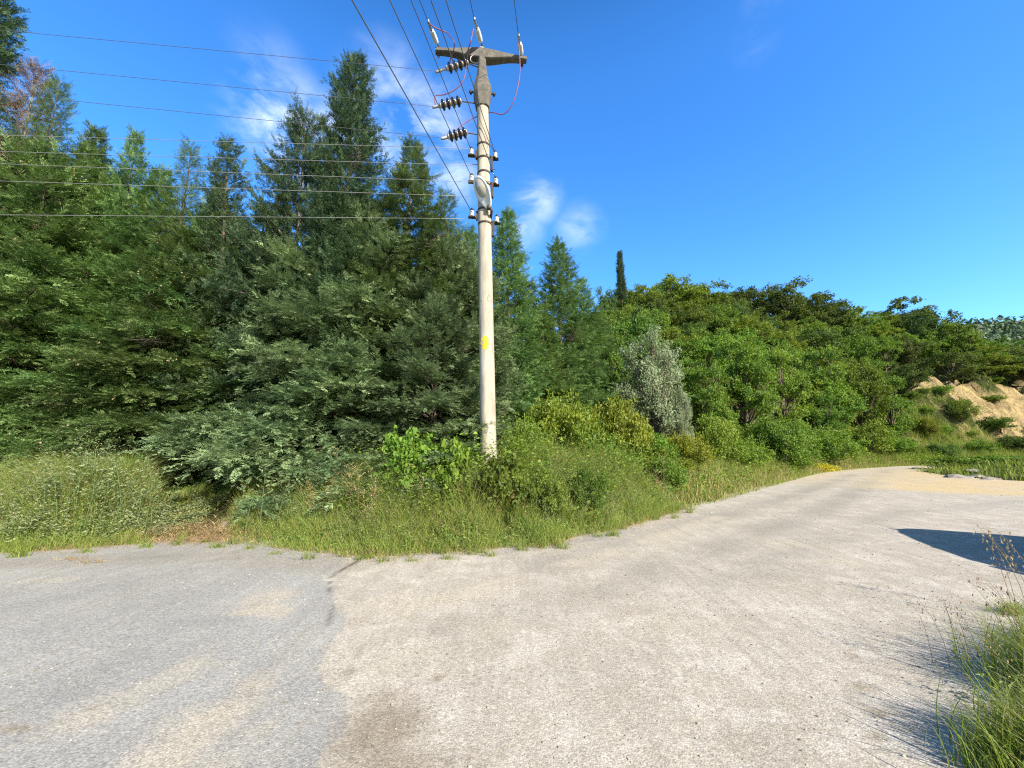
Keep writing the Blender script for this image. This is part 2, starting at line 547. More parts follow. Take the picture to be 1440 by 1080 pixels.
n3 = N('ShaderNodeTexNoise'); n3.inputs['Scale'].default_value = 2.2; n3.inputs['Detail'].default_value = 10; n3.inputs['Roughness'].default_value = .75
L(t, tcn.outputs['Object'], n3.inputs['Vector'])
b = N('ShaderNodeBump'); b.inputs['Strength'].default_value = 1.0; b.inputs['Distance'].default_value = .55
L(t, n3.outputs[0], b.inputs['Height']); L(t, b.outputs[0], p.inputs['Normal']); L(t, p.outputs[0], o.inputs[0])
tag(obj('terrain', me, m), 'green hillside and verge ground with a bare sandy bank', 'terrain', kind='structure')

# ------------------------------------------------------------------ road: worn asphalt meeting pale gravel
rx = np.unique(np.round(np.concatenate([np.arange(-20, 34, .1), np.arange(-3, 1.5, .035)]), 4)); ry = np.unique(np.round(np.concatenate([np.arange(-6, 30.5, .1), np.arange(1.6, 6.4, .035)]), 4))
RX, RY = np.meshgrid(rx, ry, indexing='ij')
DD = sdist(RX, RY); MD = mdist(RX, RY)
RZ = (fbm(RX * .35, RY * .35, 3) - .5) * .035 + (fbm(RX * 2.2, RY * 2.2, 3) - .5) * .012


def lane(pts, wd, pw=2.0):
    P = [at_z(a, b_, 0) for a, b_ in pts]
    best = np.full(RX.shape, 1e9)
    for a, b_ in zip(P[:-1], P[1:]):
        dx, dy = b_.x - a.x, b_.y - a.y
        tt = np.clip(((RX - a.x) * dx + (RY - a.y) * dy) / (dx * dx + dy * dy), 0, 1)
        best = np.minimum(best, (RX - a.x - tt * dx) ** 2 + (RY - a.y - tt * dy) ** 2)
    return np.exp(-(best / wd ** 2) ** (pw / 2))


def blot(px, py, rxx, ryy):
    q = at_z(px, py, 0)
    return np.exp(-(((RX - q.x) / rxx) ** 2 + ((RY - q.y) / ryy) ** 2))


# asphalt on the left of a ragged joint
jx = np.interp(RY, [-6, 0, 1.95, 3, 4.2, 5.2, 6.4], [.6, -.25, -.80, -1.25, -1.75, -2.12, -2.3])
wob = (fbm(RX * 1.8, RY * 1.8, 4) - .5)
asph = sstep((jx - RX + wob * .9) / .35 + .5)
asph = np.maximum(asph, .55 * lane([(560, 781), (700, 776), (800, 765), (900, 742)], .35) * sstep((fbm(RX * 2, RY * 2, 3) - .3) / .2))
dust = np.maximum.reduce([.9 * lane([(215, 1085), (330, 985), (455, 908), (600, 850), (760, 808), (900, 765), (1010, 728)], .20),
                          .55 * lane([(120, 1010), (300, 930), (430, 880), (560, 836)], .22),
                          .55 * lane([(300, 1085), (420, 1010), (520, 930), (700, 880)], .25),
                          1.0 * blot(365, 865, .38, .34), .8 * blot(380, 840, .3, .3), .6 * blot(1130, 765, 1.0, .5), .6 * blot(1190, 790, .8, .3), .5 * blot(960, 880, .7, .3),
                          .5 * lane([(0, 820), (100, 815)], .12), .45 * lane([(820, 800), (960, 755), (1090, 715), (1180, 680), (1230, 662)], .22)])
dust = dust * sstep((fbm(RX * 1.6 + 7, RY * 1.6, 4) - .28) / .3)
dark_patch = np.maximum.reduce([.9 * blot(535, 1020, .26, .36), .75 * blot(560, 1075, .45, .2), .7 * blot(20, 1027, .14, .05), .8 * blot(614, 952, .05, .05), .7 * blot(493, 943, .07, .05),
                          .6 * blot(352, 976, .05, .04), .6 * blot(130, 997, .06, .04), .9 * blot(1215, 965, .09, .07), .9 * blot(1238, 1000, .09, .05), .8 * blot(1228, 1034, .08, .05), .7 * blot(1197, 922, .08, .06),
                          .42 * lane([(-200, 800), (0, 796), (250, 782), (470, 794)], .55), .5 * blot(450, 955, .06, .04), .5 * blot(420, 953, .06, .04)])
crack = np.maximum(.95 * lane([(510, 783), (500, 790), (488, 797), (476, 803), (466, 811)], .036) * (.35 + .65 * sstep((fbm(RX * 9, RY * 9, 3) - .34) / .2)), .7 * lane([(466, 811), (463, 830), (468, 850), (462, 880)], .02) * sstep((fbm(RX * 6, RY * 6, 3) - .42) / .2))
lanes = np.maximum.reduce([.8 * lane([(770, 795), (880, 762), (980, 735), (1080, 708), (1150, 686), (1200, 668)], .42),
                           .75 * lane([(900, 800), (1040, 760), (1130, 730), (1190, 700), (1225, 675), (1250, 660)], .42),
                           .5 * lane([(1000, 820), (1150, 760), (1260, 720), (1440, 705)], .35), .45 * lane([(640, 885), (800, 840), (1000, 790)], .3)])
lanes = lanes * (.45 + .55 * sstep((fbm(RX * .8 + 3, RY * .8, 4) - .3) / .3))
sand = np.maximum(sstep((RY - np.interp(RX, [4, 10, 16, 22, 34], [27, 15, 11.2, 10.4, 10])) / 1.6) * sstep((RX - 9) / 5) * (1 - .8 * lane([(1130, 690), (1190, 670), (1230, 660), (1290, 655.5)], 1.6)), 0)
sand = sand * (.7 + .3 * sstep((fbm(RX * .7 + 30, RY * .7, 4) - .35) / .2))
keep = (DD < .42 + (fbm(RX * 2.5, RY * 2.5, 3) - .5) * .5) & (MD < .3)
rnx, rny = len(rx), len(ry)
ii, jj = np.meshgrid(np.arange(rnx - 1), np.arange(rny - 1), indexing='ij')
F = np.stack([ii * rny + jj, (ii + 1) * rny + jj, (ii + 1) * rny + jj + 1, ii * rny + jj + 1], -1)
F = F[keep[:-1, :-1] & keep[1:, 1:]].reshape(-1, 4)
V = np.stack([RX, RY, RZ], -1).reshape(-1, 3)
used = np.zeros(len(V), bool); used[F.reshape(-1)] = True
remap = np.cumsum(used) - 1
me = np_mesh('road', V[used], remap[F], True)
for nm, arr in (('asphalt', asph), ('dust', dust), ('dark_patch', dark_patch), ('crack', crack), ('lanes', lanes), ('sand', sand)):
    a = me.attributes.new(nm, 'FLOAT', 'POINT'); a.data.foreach_set('value', arr.reshape(-1)[used].astype(np.float32))
m, t, N, o = new_mat('worn_gravel_road')
tcn = N('ShaderNodeTexCoord')


def noise(sc_, det=8, ro=.6, dist_=0):
    n_ = N('ShaderNodeTexNoise'); n_.inputs['Scale'].default_value = sc_; n_.inputs['Detail'].default_value = det
    n_.inputs['Roughness'].default_value = ro; n_.inputs['Distortion'].default_value = dist_
    L(t, tcn.outputs['Object'], n_.inputs['Vector']); return n_.outputs[0]


def voro(sc_, feat='F1'):
    n_ = N('ShaderNodeTexVoronoi'); n_.feature = feat; n_.inputs['Scale'].default_value = sc_
    L(t, tcn.outputs['Object'], n_.inputs['Vector']); return n_


def mixc(f, a_, b_, bt='MIX'):
    n_ = N('ShaderNodeMix', data_type='RGBA'); n_.blend_type = bt
    for i_, v_ in ((0, f), (6, a_), (7, b_)):
        if isinstance(v_, (int, float)): n_.inputs[i_].default_value = v_
        elif isinstance(v_, tuple): n_.inputs[i_].default_value = (*v_, 1)
        else: L(t, v_, n_.inputs[i_])
    return n_.outputs[2]


def mrange(v_, a_, b_, c_=0.0, d_=1.0):
    n_ = N('ShaderNodeMapRange'); n_.inputs[1].default_value = a_; n_.inputs[2].default_value = b_; n_.inputs[3].default_value = c_; n_.inputs[4].default_value = d_
    L(t, v_, n_.inputs[0]); return n_.outputs[0]


def attr(n_):
    q = N('ShaderNodeAttribute', attribute_name=n_); return q.outputs['Fac']


def mul(a_, b_):
    n_ = N('ShaderNodeMath', operation='MULTIPLY')
    for i_, v_ in ((0, a_), (1, b_)):
        if isinstance(v_, (int, float)): n_.inputs[i_].default_value = v_
        else: L(t, v_, n_.inputs[i_])
    return n_.outputs[0]


big = noise(.7, 9, .62, .4)
mid = noise(4.5, 8, .65)
fine = noise(38, 5, .7)
v1 = voro(88); v2 = voro(150); v3 = voro(23)
grav = mixc(mrange(big, .35, .68), (.365, .325, .265), (.455, .41, .345))
grav = mixc(mrange(mid, .45, .75, 0, .5), grav, (.325, .275, .21))
asp = mixc(mrange(big, .35, .65), (.272, .26, .24), (.357, .345, .318))
asp = mixc(mrange(mid, .5, .8, 0, .5), asp, (.37, .34, .29))
n4 = noise(2.3, 10, .72, .5); n5 = noise(3.1, 10, .75, .3)


def ragged(name, k_=.9, a_=.34, b_=.62):
    n_ = N('ShaderNodeMath', operation='MULTIPLY_ADD'); L(t, n5, n_.inputs[0]); n_.inputs[1].default_value = k_; L(t, attr(name), n_.inputs[2])
    m_ = mrange(n_.outputs[0], a_ + k_ * .5, b_ + k_ * .5)
    return m_


grav = mixc(mul(mrange(n4, .50, .57), .45), grav, (.53, .485, .415))
grav = mixc(mul(mrange(n5, .53, .60), .35), grav, (.345, .295, .225))
colr = mixc(attr('lanes'), grav, (.27, .245, .205))
colr = mixc(ragged('asphalt', .7, .36, .60), colr, asp)
colr = mixc(mul(ragged('dust', 1.1, .16, .72), .75), colr, (.44, .385, .30))
colr = mixc(attr('sand'), colr, mixc(mrange(mid, .35, .7), (.53, .40, .20), (.48, .38, .24)))
colr = mixc(mul(ragged('dark_patch', .7, .22, .75), .85), colr, (.25, .205, .15))  # patches and a band along the verge turn darker brown
colr = mixc(attr('crack'), colr, (.075, .07, .062))
# scuffed streaks left along the way wheels roll
mps = N('ShaderNodeMapping'); mps.inputs['Rotation'].default_value = (0, 0, R(38)); mps.inputs['Scale'].default_value = (7.0, .55, 1)
L(t, tcn.outputs['Object'], mps.inputs[0])
nst = N('ShaderNodeTexNoise'); nst.inputs['Scale'].default_value = 1.0; nst.inputs['Detail'].default_value = 7; nst.inputs['Roughness'].default_value = .62; nst.inputs['Distortion'].default_value = .6
L(t, mps.outputs[0], nst.inputs['Vector'])
sk = mul(mrange(nst.outputs[0], .50, .70), mrange(big, .40, .62))
colr = mixc(mul(sk, .75), colr, (.27, .235, .185))
lt = mul(mrange(nst.outputs[0], .46, .32), mrange(mid, .35, .7))
colr = mixc(mul(lt, .4), colr, (.50, .45, .37))
# individual stones: each cell its own grey
sp1 = N('ShaderNodeSeparateColor'); L(t, v1.outputs['Color'], sp1.inputs[0])
sp2 = N('ShaderNodeSeparateColor'); L(t, v2.outputs['Color'], sp2.inputs[0])
sp3 = N('ShaderNodeSeparateColor'); L(t, v3.outputs['Color'], sp3.inputs[0])
st = mrange(sp1.outputs[0], 0, 1, .80, 1.18)
st2 = mrange(sp2.outputs[1], 0, 1, .80, 1.18)
stn = mul(mul(st, st2), mrange(fine, .3, .7, .8, 1.18))
cst = N('ShaderNodeCombineColor'); [L(t, stn, cst.inputs[i_]) for i_ in range(3)]
colr = mixc(1.0, colr, cst.outputs[0], 'MULTIPLY')
# sparse darker stones
dk = mul(mrange(sp3.outputs[0], .93, .96), mrange(v3.outputs['Distance'], .30, .22))
colr = mixc(mul(dk, .45), colr, (.13, .11, .10))
p = N('ShaderNodeBsdfPrincipled'); p.inputs['Roughness'].default_value = .92; p.inputs['Specular IOR Level'].default_value = .15
L(t, colr, p.inputs['Base Color'])
hgt = N('ShaderNodeMath', operation='ADD'); L(t, mul(v1.outputs['Distance'], -.7), hgt.inputs[0]); L(t, mul(fine, .6), hgt.inputs[1])
hg2 = N('ShaderNodeMath', operation='ADD'); L(t, hgt.outputs[0], hg2.inputs[0]); L(t, mul(mid, 1.6), hg2.inputs[1])
b = N('ShaderNodeBump'); b.inputs['Strength'].default_value = .38; b.inputs['Distance'].default_value = .009
L(t, hg2.outputs[0], b.inputs['Height']); L(t, b.outputs[0], p.inputs['Normal']); L(t, p.outputs[0], o.inputs[0])
tag(obj('road', me, m), 'pale dusty gravel track joining worn grey asphalt', 'road', kind='structure')


def rz(x, y): return (float(fbm(np.array([x * .35]), np.array([y * .35]), 3)[0]) - .5) * .035


# ------------------------------------------------------------------ loose stones on the road
def blob_stone(seed, flat=.6, sub=1):
    bm = bmesh.new(); bmesh.ops.create_icosphere(bm, subdivisions=sub, radius=1)
    r_ = random.Random(seed)
    for v in bm.verts:
        v.co *= r_.uniform(.72, 1.15); v.co.z *= flat
    V_ = np.array([v.co for v in bm.verts]); F_ = np.array([[v.index for v in f.verts] for f in bm.faces]); bm.free()
    return V_, F_


def scatter_stones(n, xr, yr, smin, smax, seed):
    r_ = np.random.default_rng(seed)
    tv = [blob_stone(s) for s in range(4)]
    VV, FF, TT, base = [], [], [], 0
    x = r_.uniform(*xr, n); y = r_.uniform(*yr, n)
    ok = (sdist(x, y) < .1) & (mdist(x, y) < 0)
    for a, c in zip(x[ok], y[ok]):
        v, f = tv[r_.integers(4)]
        s_ = smin * (smax / smin) ** (r_.random() ** 2.2)
        an = r_.uniform(0, 6.28); ca, sa = math.cos(an), math.sin(an)
        q = np.stack([v[:, 0] * ca - v[:, 1] * sa, (v[:, 0] * sa + v[:, 1] * ca) * r_.uniform(.6, 1), v[:, 2]], -1) * s_
        VV.append(q + np.array([a, c, rz(a, c) + s_ * .25])); FF.append(f + base); base += len(v)
        TT.append(np.full(len(f), r_.random()))
    return np_mesh('loose_gravel', np.concatenate(VV), np.concatenate(FF), False, np.concatenate(TT))


M['gravel'] = leaf_mat('loose_stone', (.17, .145, .12), (.46, .41, .34), 0.0, .01, .0, .9, .15)
go = obj('loose_gravel', scatter_stones(4200, (-4, 6), (1.2, 7), .003, .012, 5), M['gravel'])
tag(go, 'loose chips of stone scattered over the pale gravel', 'gravel', kind='stuff')
go = obj('loose_pebbles', scatter_stones(1500, (-2, 18), (5, 16), .005, .022, 6), M['gravel'])
tag(go, 'small pebbles strewn farther along the gravel track', 'gravel', kind='stuff')


# ------------------------------------------------------------------ foliage generators
def frames(A, Nn):
    A = A / np.linalg.norm(A, axis=1, keepdims=True)
    Nn = Nn - A * (A * Nn).sum(1, keepdims=True)
    Nn = Nn / np.maximum(np.linalg.norm(Nn, axis=1, keepdims=True), 1e-6)
    return np.cross(A, Nn), A, Nn


def place(T, P, A, Nn, S):
    """T (k,3) template; returns verts (n*k,3)"""
    X, Y, Z = frames(A, Nn)
    V_ = P[:, None, :] + S[:, None, None] * (T[None, :, 0:1] * X[:, None, :] + T[None, :, 1:2] * Y[:, None, :] + T[None, :, 2:3] * Z[:, None, :])
    return V_.reshape(-1, 3)


def spray_template(seed, pairs=6, wid=.085, spread=.5):
    r_ = np.random.default_rng(seed)
    tri = []
    tri.append([(-.02, 0, 0), (.02, 0, 0), (0, 1.0, -.06)])
    for i in range(pairs):
        tt = .08 + .84 * i / (pairs - 1)
        for s_ in (-1, 1):
            ln = (spread * (1 - .62 * tt) + .05) * r_.uniform(.75, 1.2)
            an = R(r_.uniform(34, 58))
            d_ = np.array([s_ * math.sin(an), math.cos(an), r_.uniform(-.25, .22)])
            pr = np.array([math.cos(an), -s_ * math.sin(an), r_.uniform(-.5, .5)])
            b0 = np.array([0, tt + r_.uniform(-.04, .04), -.06 * tt])
            w_ = wid * r_.uniform(.8, 1.3)
            mid_ = b0 + d_ * ln * .45
            tri.append([tuple(mid_ + pr * w_ * .5), tuple(b0), tuple(b0 + d_ * ln)])
            tri.append([tuple(b0), tuple(mid_ - pr * w_ * .5), tuple(b0 + d_ * ln)])
    return np.array(tri).reshape(-1, 3)


SPRAYS = [spray_template(s) for s in range(5)]
SPRAYS_FINE = [spray_template(s + 20, 5, .06, .40) for s in range(4)]


def conifer(seed, H, Rb, zlo=.3, nbr=150, spray=.26, dens=1.0, asc=(8, 48), droop=.35, pw=.85, jag=.35, templates=SPRAYS, lean=(0, 0), bare_top=0.0, cones=0, up_bias=1.1, twl=.34, inner=.3):
    """returns (trunk mesh, crown mesh, cone mesh or None)"""
    r_ = np.random.default_rng(seed)
    mb = MB()
    nseg = 10
    wob_ = r_.normal(0, .03, (nseg + 1, 2)).cumsum(0) * H / 10
    tp = [Vector((wob_[i, 0] + lean[0] * (i / nseg) ** 2, wob_[i, 1] + lean[1] * (i / nseg) ** 2, H * i / nseg)) for i in range(nseg + 1)]
    r0 = H * .016 + .03
    mb.tube(tp, [max(r0 * (1 - i / nseg) ** .9, .012) for i in range(nseg + 1)], 7)
    def tpos(h):
        q = h * nseg; i = min(int(q), nseg - 1)
        return tp[i].lerp(tp[i + 1], q - i)
    P, A, Nn, S, TI = [], [], [], [], []
    az = r_.uniform(0, 6.28)
    CP = []
    for k in range(nbr):
        bare_ = r_.random() < .03
        h = (zlo + (H * (1 - bare_top) - zlo) * ((k + r_.random()) / nbr) ** 1.12) / H
        az += 2.399 + r_.normal(0, .3)
        lf = (1 - h) ** pw
        ln = Rb * lf * (1 + r_.uniform(-jag, jag * .7)) + .07 + (.28 * r_.random() if r_.random() < .25 else 0)
        el = R(asc[0] + (asc[1] - asc[0]) * h ** 1.3 + r_.normal(0, 7))
        o_ = np.array(tpos(h))
        dirh = np.array([math.cos(az), math.sin(az), 0])
        n_ = 7
        ts = np.linspace(0, 1, n_)
        dr = droop * ln * (1 - .8 * h)
        side = np.array([-dirh[1], dirh[0], 0]) * r_.normal(0, .12) * ln
        pts = o_ + dirh * (ts * ln * math.cos(el))[:, None] + side * (ts ** 2)[:, None]
        pts[:, 2] += ts * ln * math.sin(el) - dr * ts ** 2.2 + .10 * ln * ts ** 5
        pts[:, 2] = np.maximum(pts[:, 2], .12)
        rb_ = .008 + .010 * ln
        if ln > .5: mb.tube(pts[:-1], [rb_ * (1 - .8 * q) for q in ts[:-1]], 4, cap=False)
        btint = r_.uniform(-.1, .35)
        # twigs
        nt_ = max(6, int(ln * 11.0 * dens))
        for j in range(nt_ + 1):
            q = inner + (1 - inner) * (j + r_.random() * .6) / (nt_ + .6)
            q = min(q, 1.0)
            if j == nt_: q = .97
            f = q * (n_ - 1); i = min(int(f), n_ - 2)
            bp = pts[i] + (pts[i + 1] - pts[i]) * (f - i)
            bd = pts[i + 1] - pts[i]; bd /= np.linalg.norm(bd) + 1e-9
            sd_ = np.cross(bd, (0, 0, 1)); sd_ /= np.linalg.norm(sd_) + 1e-9
            sg = 1 if (j % 2) else -1
            tl = (twl * ln * (1 - .75 * q) + .20) * r_.uniform(.6, 1.2)
            ang = R(r_.uniform(35, 68)) if j < nt_ else R(r_.uniform(-12, 12))
            td = bd * math.cos(ang) + sd_ * sg * math.sin(ang) + np.array([0, 0, r_.normal(.02, .22)])
            td /= np.linalg.norm(td)
            if bare_ and h < .75:
                mb.tube([bp, bp + td * tl * .8], [.006, .003], 3, cap=False)
                continue
            ns = max(2, int(tl / (spray * .36)))
            for s_ in range(ns):
                qq = (s_ + .3 + r_.random() * .5) / ns
                sp_ = bp + td * tl * qq; sp_[2] -= .22 * tl * qq * qq
                a2 = R(r_.uniform(-50, 50)) if s_ < ns - 1 else R(r_.uniform(-15, 15))
                sdd = np.cross(td, (0, 0, 1)); sdd /= np.linalg.norm(sdd) + 1e-9
                ad = td * math.cos(a2) + sdd * math.sin(a2) + np.array([0, 0, r_.normal(.02, .24)])
                P.append(sp_); A.append(ad)
                Nn.append(np.array([r_.normal(0, .42), r_.normal(0, .42), up_bias]))
                S.append(spray * r_.uniform(.7, 1.25)); TI.append(btint + .35 * q * qq + r_.uniform(0, .42))
            if cones and r_.random() < cones and q > .5:
                CP.append(bp + td * tl * .6 + np.array([0, 0, -.05]))
    # leader
    for k in range(int(16 * dens)):
        q = 1 - bare_top - .05 * r_.random()
        P.append(np.array(tpos(min(max(q, 0), 1)))); A.append(np.array([r_.normal(0, .28), r_.normal(0, .28), 1.0]))
        Nn.append(r_.normal(0, 1, 3)); S.append(spray * r_.uniform(.5, .9)); TI.append(r_.uniform(.1, .8))
    P, A, Nn, S, TI = map(np.array, (P, A, Nn, S, TI))
    ti = r_.integers(0, len(templates), len(P))
    VV, TT = [], []
    for k, T in enumerate(templates):
        m_ = ti == k
        VV.append(place(T, P[m_], A[m_], Nn[m_], S[m_]))
        TT.append(np.repeat(TI[m_], len(T) // 3))
    VV = np.concatenate(VV); FF = np.arange(len(VV)).reshape(-1, 3)
    tint = np.clip(np.concatenate(TT) + r_.normal(0, .07, len(FF)), 0, 1)
    crown = np_mesh('crown', VV, FF, False, tint)
    cm = None
    if CP:
        v0, f0 = blob_stone(3, 1.3, 1)
        CP = np.array(CP)
        CP = np.concatenate([CP + r_.normal(0, .05, CP.shape) for _ in range(3)])
        VV = (CP[:, None, :] + v0[None] * r_.uniform(.014, .024, (len(CP), 1, 1))).reshape(-1, 3)
        FF = (np.arange(len(CP))[:, None, None] * len(v0) + f0[None]).reshape(-1, 3)
        cm = np_mesh('cones', VV, FF, False, np.repeat(r_.random(len(CP)), len(f0)))
    return mb.mesh('trunk', True), crown, cm


def leaf_template(narrow=.5, fold=.16, hexa=False):
    return np.array([(0, 0, 0), (narrow * .5, .45, fold), (0, 1, -.05), (-narrow * .5, .45, fold)])


HEXT = np.array([(0, 0, 0), (.36, .12, .05), (.46, .55, .07), (0, 1, -.04), (-.46, .55, .07), (-.36, .12, .05)])


def leaves_mesh(name, P, Nn, S, tint, narrow=.6, r_=rng, A=None, fold=.16):
    if narrow > .9:                                   # broad rounded leaf, folded along its midrib
        if A is None: A = r_.normal(0, 1, P.shape) + np.array([0, 0, -.5])
        V_ = place(HEXT, P, A, Nn, S)
        b0 = np.arange(len(P))[:, None] * 6
        F_ = np.concatenate([b0 + np.array([[0, 1, 2, 3]]), b0 + np.array([[0, 3, 4, 5]])])
        return np_mesh(name, V_, F_, False, np.concatenate([tint, tint]))
    if A is None: A = r_.normal(0, 1, P.shape) + np.array([0, 0, .15])
    T = leaf_template(narrow, fold)
    V_ = place(T, P, A, Nn, S)
    F_ = np.arange(len(V_)).reshape(-1, 4)
    return np_mesh(name, V_, F_, False, tint)


def broadleaf(seed, H, Rc, zlo, nblob=45, nleaf=7000, leaf=.2, narrow=.62, blob=(.2, .36), flat=.72, trunk=True, shell=.55, pear=0.0, stems=1, upn=.7, tr=.03):
    """tapered trunk with limbs, crown of leaf clumps through the crown's volume"""
    r_ = np.random.default_rng(seed)
    cz = (zlo + H) / 2; hz = (H - zlo) / 2
    mb = MB()
    C = []
    while len(C) < nblob:
        d_ = r_.normal(0, 1, 3); d_ /= np.linalg.norm(d_)
        q = shell + (1 - shell) * r_.random() ** .6
        if r_.random() < .25: q = r_.uniform(.15, shell)
        lump = 1 + .28 * math.sin(3 * math.atan2(d_[1], d_[0]) + seed) * math.sin(2.3 * d_[2] + seed * 1.7) + r_.normal(0, .07)
        p_ = d_ * min(q * lump, 1.0)
        wz = 1 - pear * p_[2]
        br = r_.uniform(*blob) * Rc
        C.append((p_[0] * (Rc - br * .6) * wz, p_[1] * (Rc - br * .6) * wz, cz + p_[2] * (hz - br * .45), br))
    C = np.array(C)
    for s_ in range(stems):
        bx, by = (0, 0) if stems == 1 else r_.normal(0, Rc * .22, 2)
        r0 = H * tr / math.sqrt(stems) + .008
        tops = (r_.normal(0, Rc * .08), r_.normal(0, Rc * .08), zlo + (H - zlo) * .55)
        mb.tube([(bx, by, -.15), (bx * .9 + tops[0] * .3, by * .9 + tops[1] * .3, zlo * .6 + .1), (bx + tops[0], by + tops[1], tops[2])], [r0, r0 * .8, r0 * .35], 7)
    for (x, y, z, br) in C[::2]:
        st_ = Vector((tops[0] * .5, tops[1] * .5, min(zlo + (z - zlo) * .35, z)))
        en = Vector((x, y, z)); md = st_.lerp(en, .5) + Vector((0, 0, -.06 * Rc))
        rr = H * tr * .32 + .004
        mb.tube([st_, md, en], [rr, rr * .7, rr * .3], 5, cap=False)
    wgt = C[:, 3] ** 2; cnt = np.maximum((nleaf * wgt / wgt.sum()).astype(int), 8)
    P, Nn, S, TI = [], [], [], []
    for (x, y, z, br), n_ in zip(C, cnt):
        d_ = r_.normal(0, 1, (n_, 3)); d_ /= np.linalg.norm(d_, axis=1, keepdims=True)
        # clump made of twigs: leaves gather around several short shoots
        nk = max(4, n_ // 14)
        sh = r_.normal(0, 1, (nk, 3)); sh /= np.linalg.norm(sh, axis=1, keepdims=True)
        idx = r_.integers(0, nk, n_)
        q = r_.random(n_)[:, None] ** .5
        pos = sh[idx] * q * br + d_ * br * .24
        pos[:, 2] *= flat
        P.append(pos + np.array([x, y, z]))
        Nn.append(sh[idx] * .55 + r_.normal(0, .5, (n_, 3)) + np.array([0, 0, upn]))
        S.append(leaf * r_.uniform(.6, 1.3, n_)); TI.append(np.clip(r_.uniform(0, .5) + r_.uniform(-.15, .5, n_), 0, 1))
    P, Nn, S, TI = map(np.concatenate, (P, Nn, S, TI))
    keepz = P[:, 2] > .03
    crown = leaves_mesh('crown', P[keepz], Nn[keepz], S[keepz], TI[keepz], narrow, r_)
    return mb.mesh('trunk', True), crown


PROTO = {}


def proto(key, meshes, mats, names):
    PROTO[key] = (meshes, mats, names)


PLACED = {}


def plant(key, name, loc, label, cat, scale=(1, 1, 1), rz_=0.0, group=None, tilt=(0, 0), mats=None):
    """one plant: an Empty with trunk and crown; later ones copy the first of their kind"""
    meshes, pm, names = PROTO[key]
    mk = (key, None if mats is None else tuple(x.name for x in mats if x))
    if mk not in PLACED:
        root = empty(name, loc)
        ks = []
        for me_, ma, n_ in zip(meshes, mats or pm, names):
            if me_ is None: continue
            if mats is not None:
                me_ = me_.copy(); me_.materials.clear()
            k_ = obj(n_, me_, ma, root)
            if n_ == 'cones': k_['kind'] = 'stuff'
            ks.append(k_)
        PLACED[mk] = (root, ks)
        root.rotation_euler = (tilt[0], tilt[1], rz_); root.scale = scale
    else:
        src, ks = PLACED[mk]
        root, _ = dup(src, ks, loc, rz_, scale, tilt)
        root.name = name
        for q in ('label', 'category', 'group', 'kind'):
            if q in root: del root[q]
    tag(root, label, cat, group)
    return root


# ------------------------------------------------------------------ conifers
TC = ['trunk', 'crown', 'cones']
cm_ = leaf_mat('tan_cones', (.20, .15, .08), (.44, .36, .22), 0, .02, 0, .8, .2)
CON = [M['bark'], M['conifer'], cm_]
CONB = [M['bark'], M['conifer_blue'], cm_]
proto('front', conifer(11, 7.6, 3.35, .25, 170, .20, 1.7, (10, 50), .38, .66, .42, twl=.44, inner=.42), CONB, TC)
proto('front_b', conifer(12, 7.2, 3.1, .3, 160, .20, 1.6, (12, 50), .52, .66, .42, cones=.05, twl=.44, inner=.4), CON, TC)
proto('tall_a', conifer(13, 9.5, 2.6, .3, 230, .18, 1.6, (12, 40), .36, .85, .5, twl=.40, inner=.3), CON, TC)
proto('tall_b', conifer(14, 10.0, 2.4, .4, 250, .19, 1.3, (12, 40), .26, .85, .48, templates=SPRAYS_FINE), CON, TC)
proto('plume', conifer(15, 10.0, 2.1, .4, 340, .165, 1.5, (16, 38), .16, .60, .42), [M['bark'], M['conifer_dark'], None], TC)
proto('broken', conifer(16, 8.6, 2.7, .3, 210, .17, 1.5, (16, 36), .34, .62, .7, bare_top=.07), [M['bark_pale'], M['conifer_dark'], None], TC)
proto('leaning', conifer(17, 8.4, 1.7, .3, 210, .17, 1.4, (18, 40), .2, .75, .6, lean=(-.55, .1)), [M['bark'], M['conifer_dark'], None], TC)
proto('tall_dark', conifer(23, 9.5, 2.3, .3, 230, .18, 1.6, (10, 40), .36, .5, .45, twl=.42), [M['bark'], M['conifer_dark'], None], TC)
proto('sparse', conifer(18, 9.0, 2.6, .4, 250, .18, 1.2, (18, 44), .16, .85, .5, templates=SPRAYS_FINE), CON, TC)
proto('brown', conifer(19, 9.0, 2.0, 3.0, 150, .22, .7, (24, 55), .15, .6, .45, templates=SPRAYS_FINE), [M['bark_pale'], M['conifer_brown'], None], TC)
proto('spire', conifer(20, 9.0, 2.2, .2, 290, .175, 1.45, (14, 40), .2, .82, .45), CON, TC)


def conifer_at(key, H0, px, py, D, wide, label, cat='tree', rz_=None, name='conifer', group='conifers in the roadside stand'):
    q = at(px, py, D)
    z0 = tz(q.x, q.y) - .05
    s_ = (q.z - z0) / H0
    plant(key, name, (q.x, q.y, z0), label, cat, (wide, wide, s_), random.uniform(0, 6.28) if rz_ is None else rz_, group)


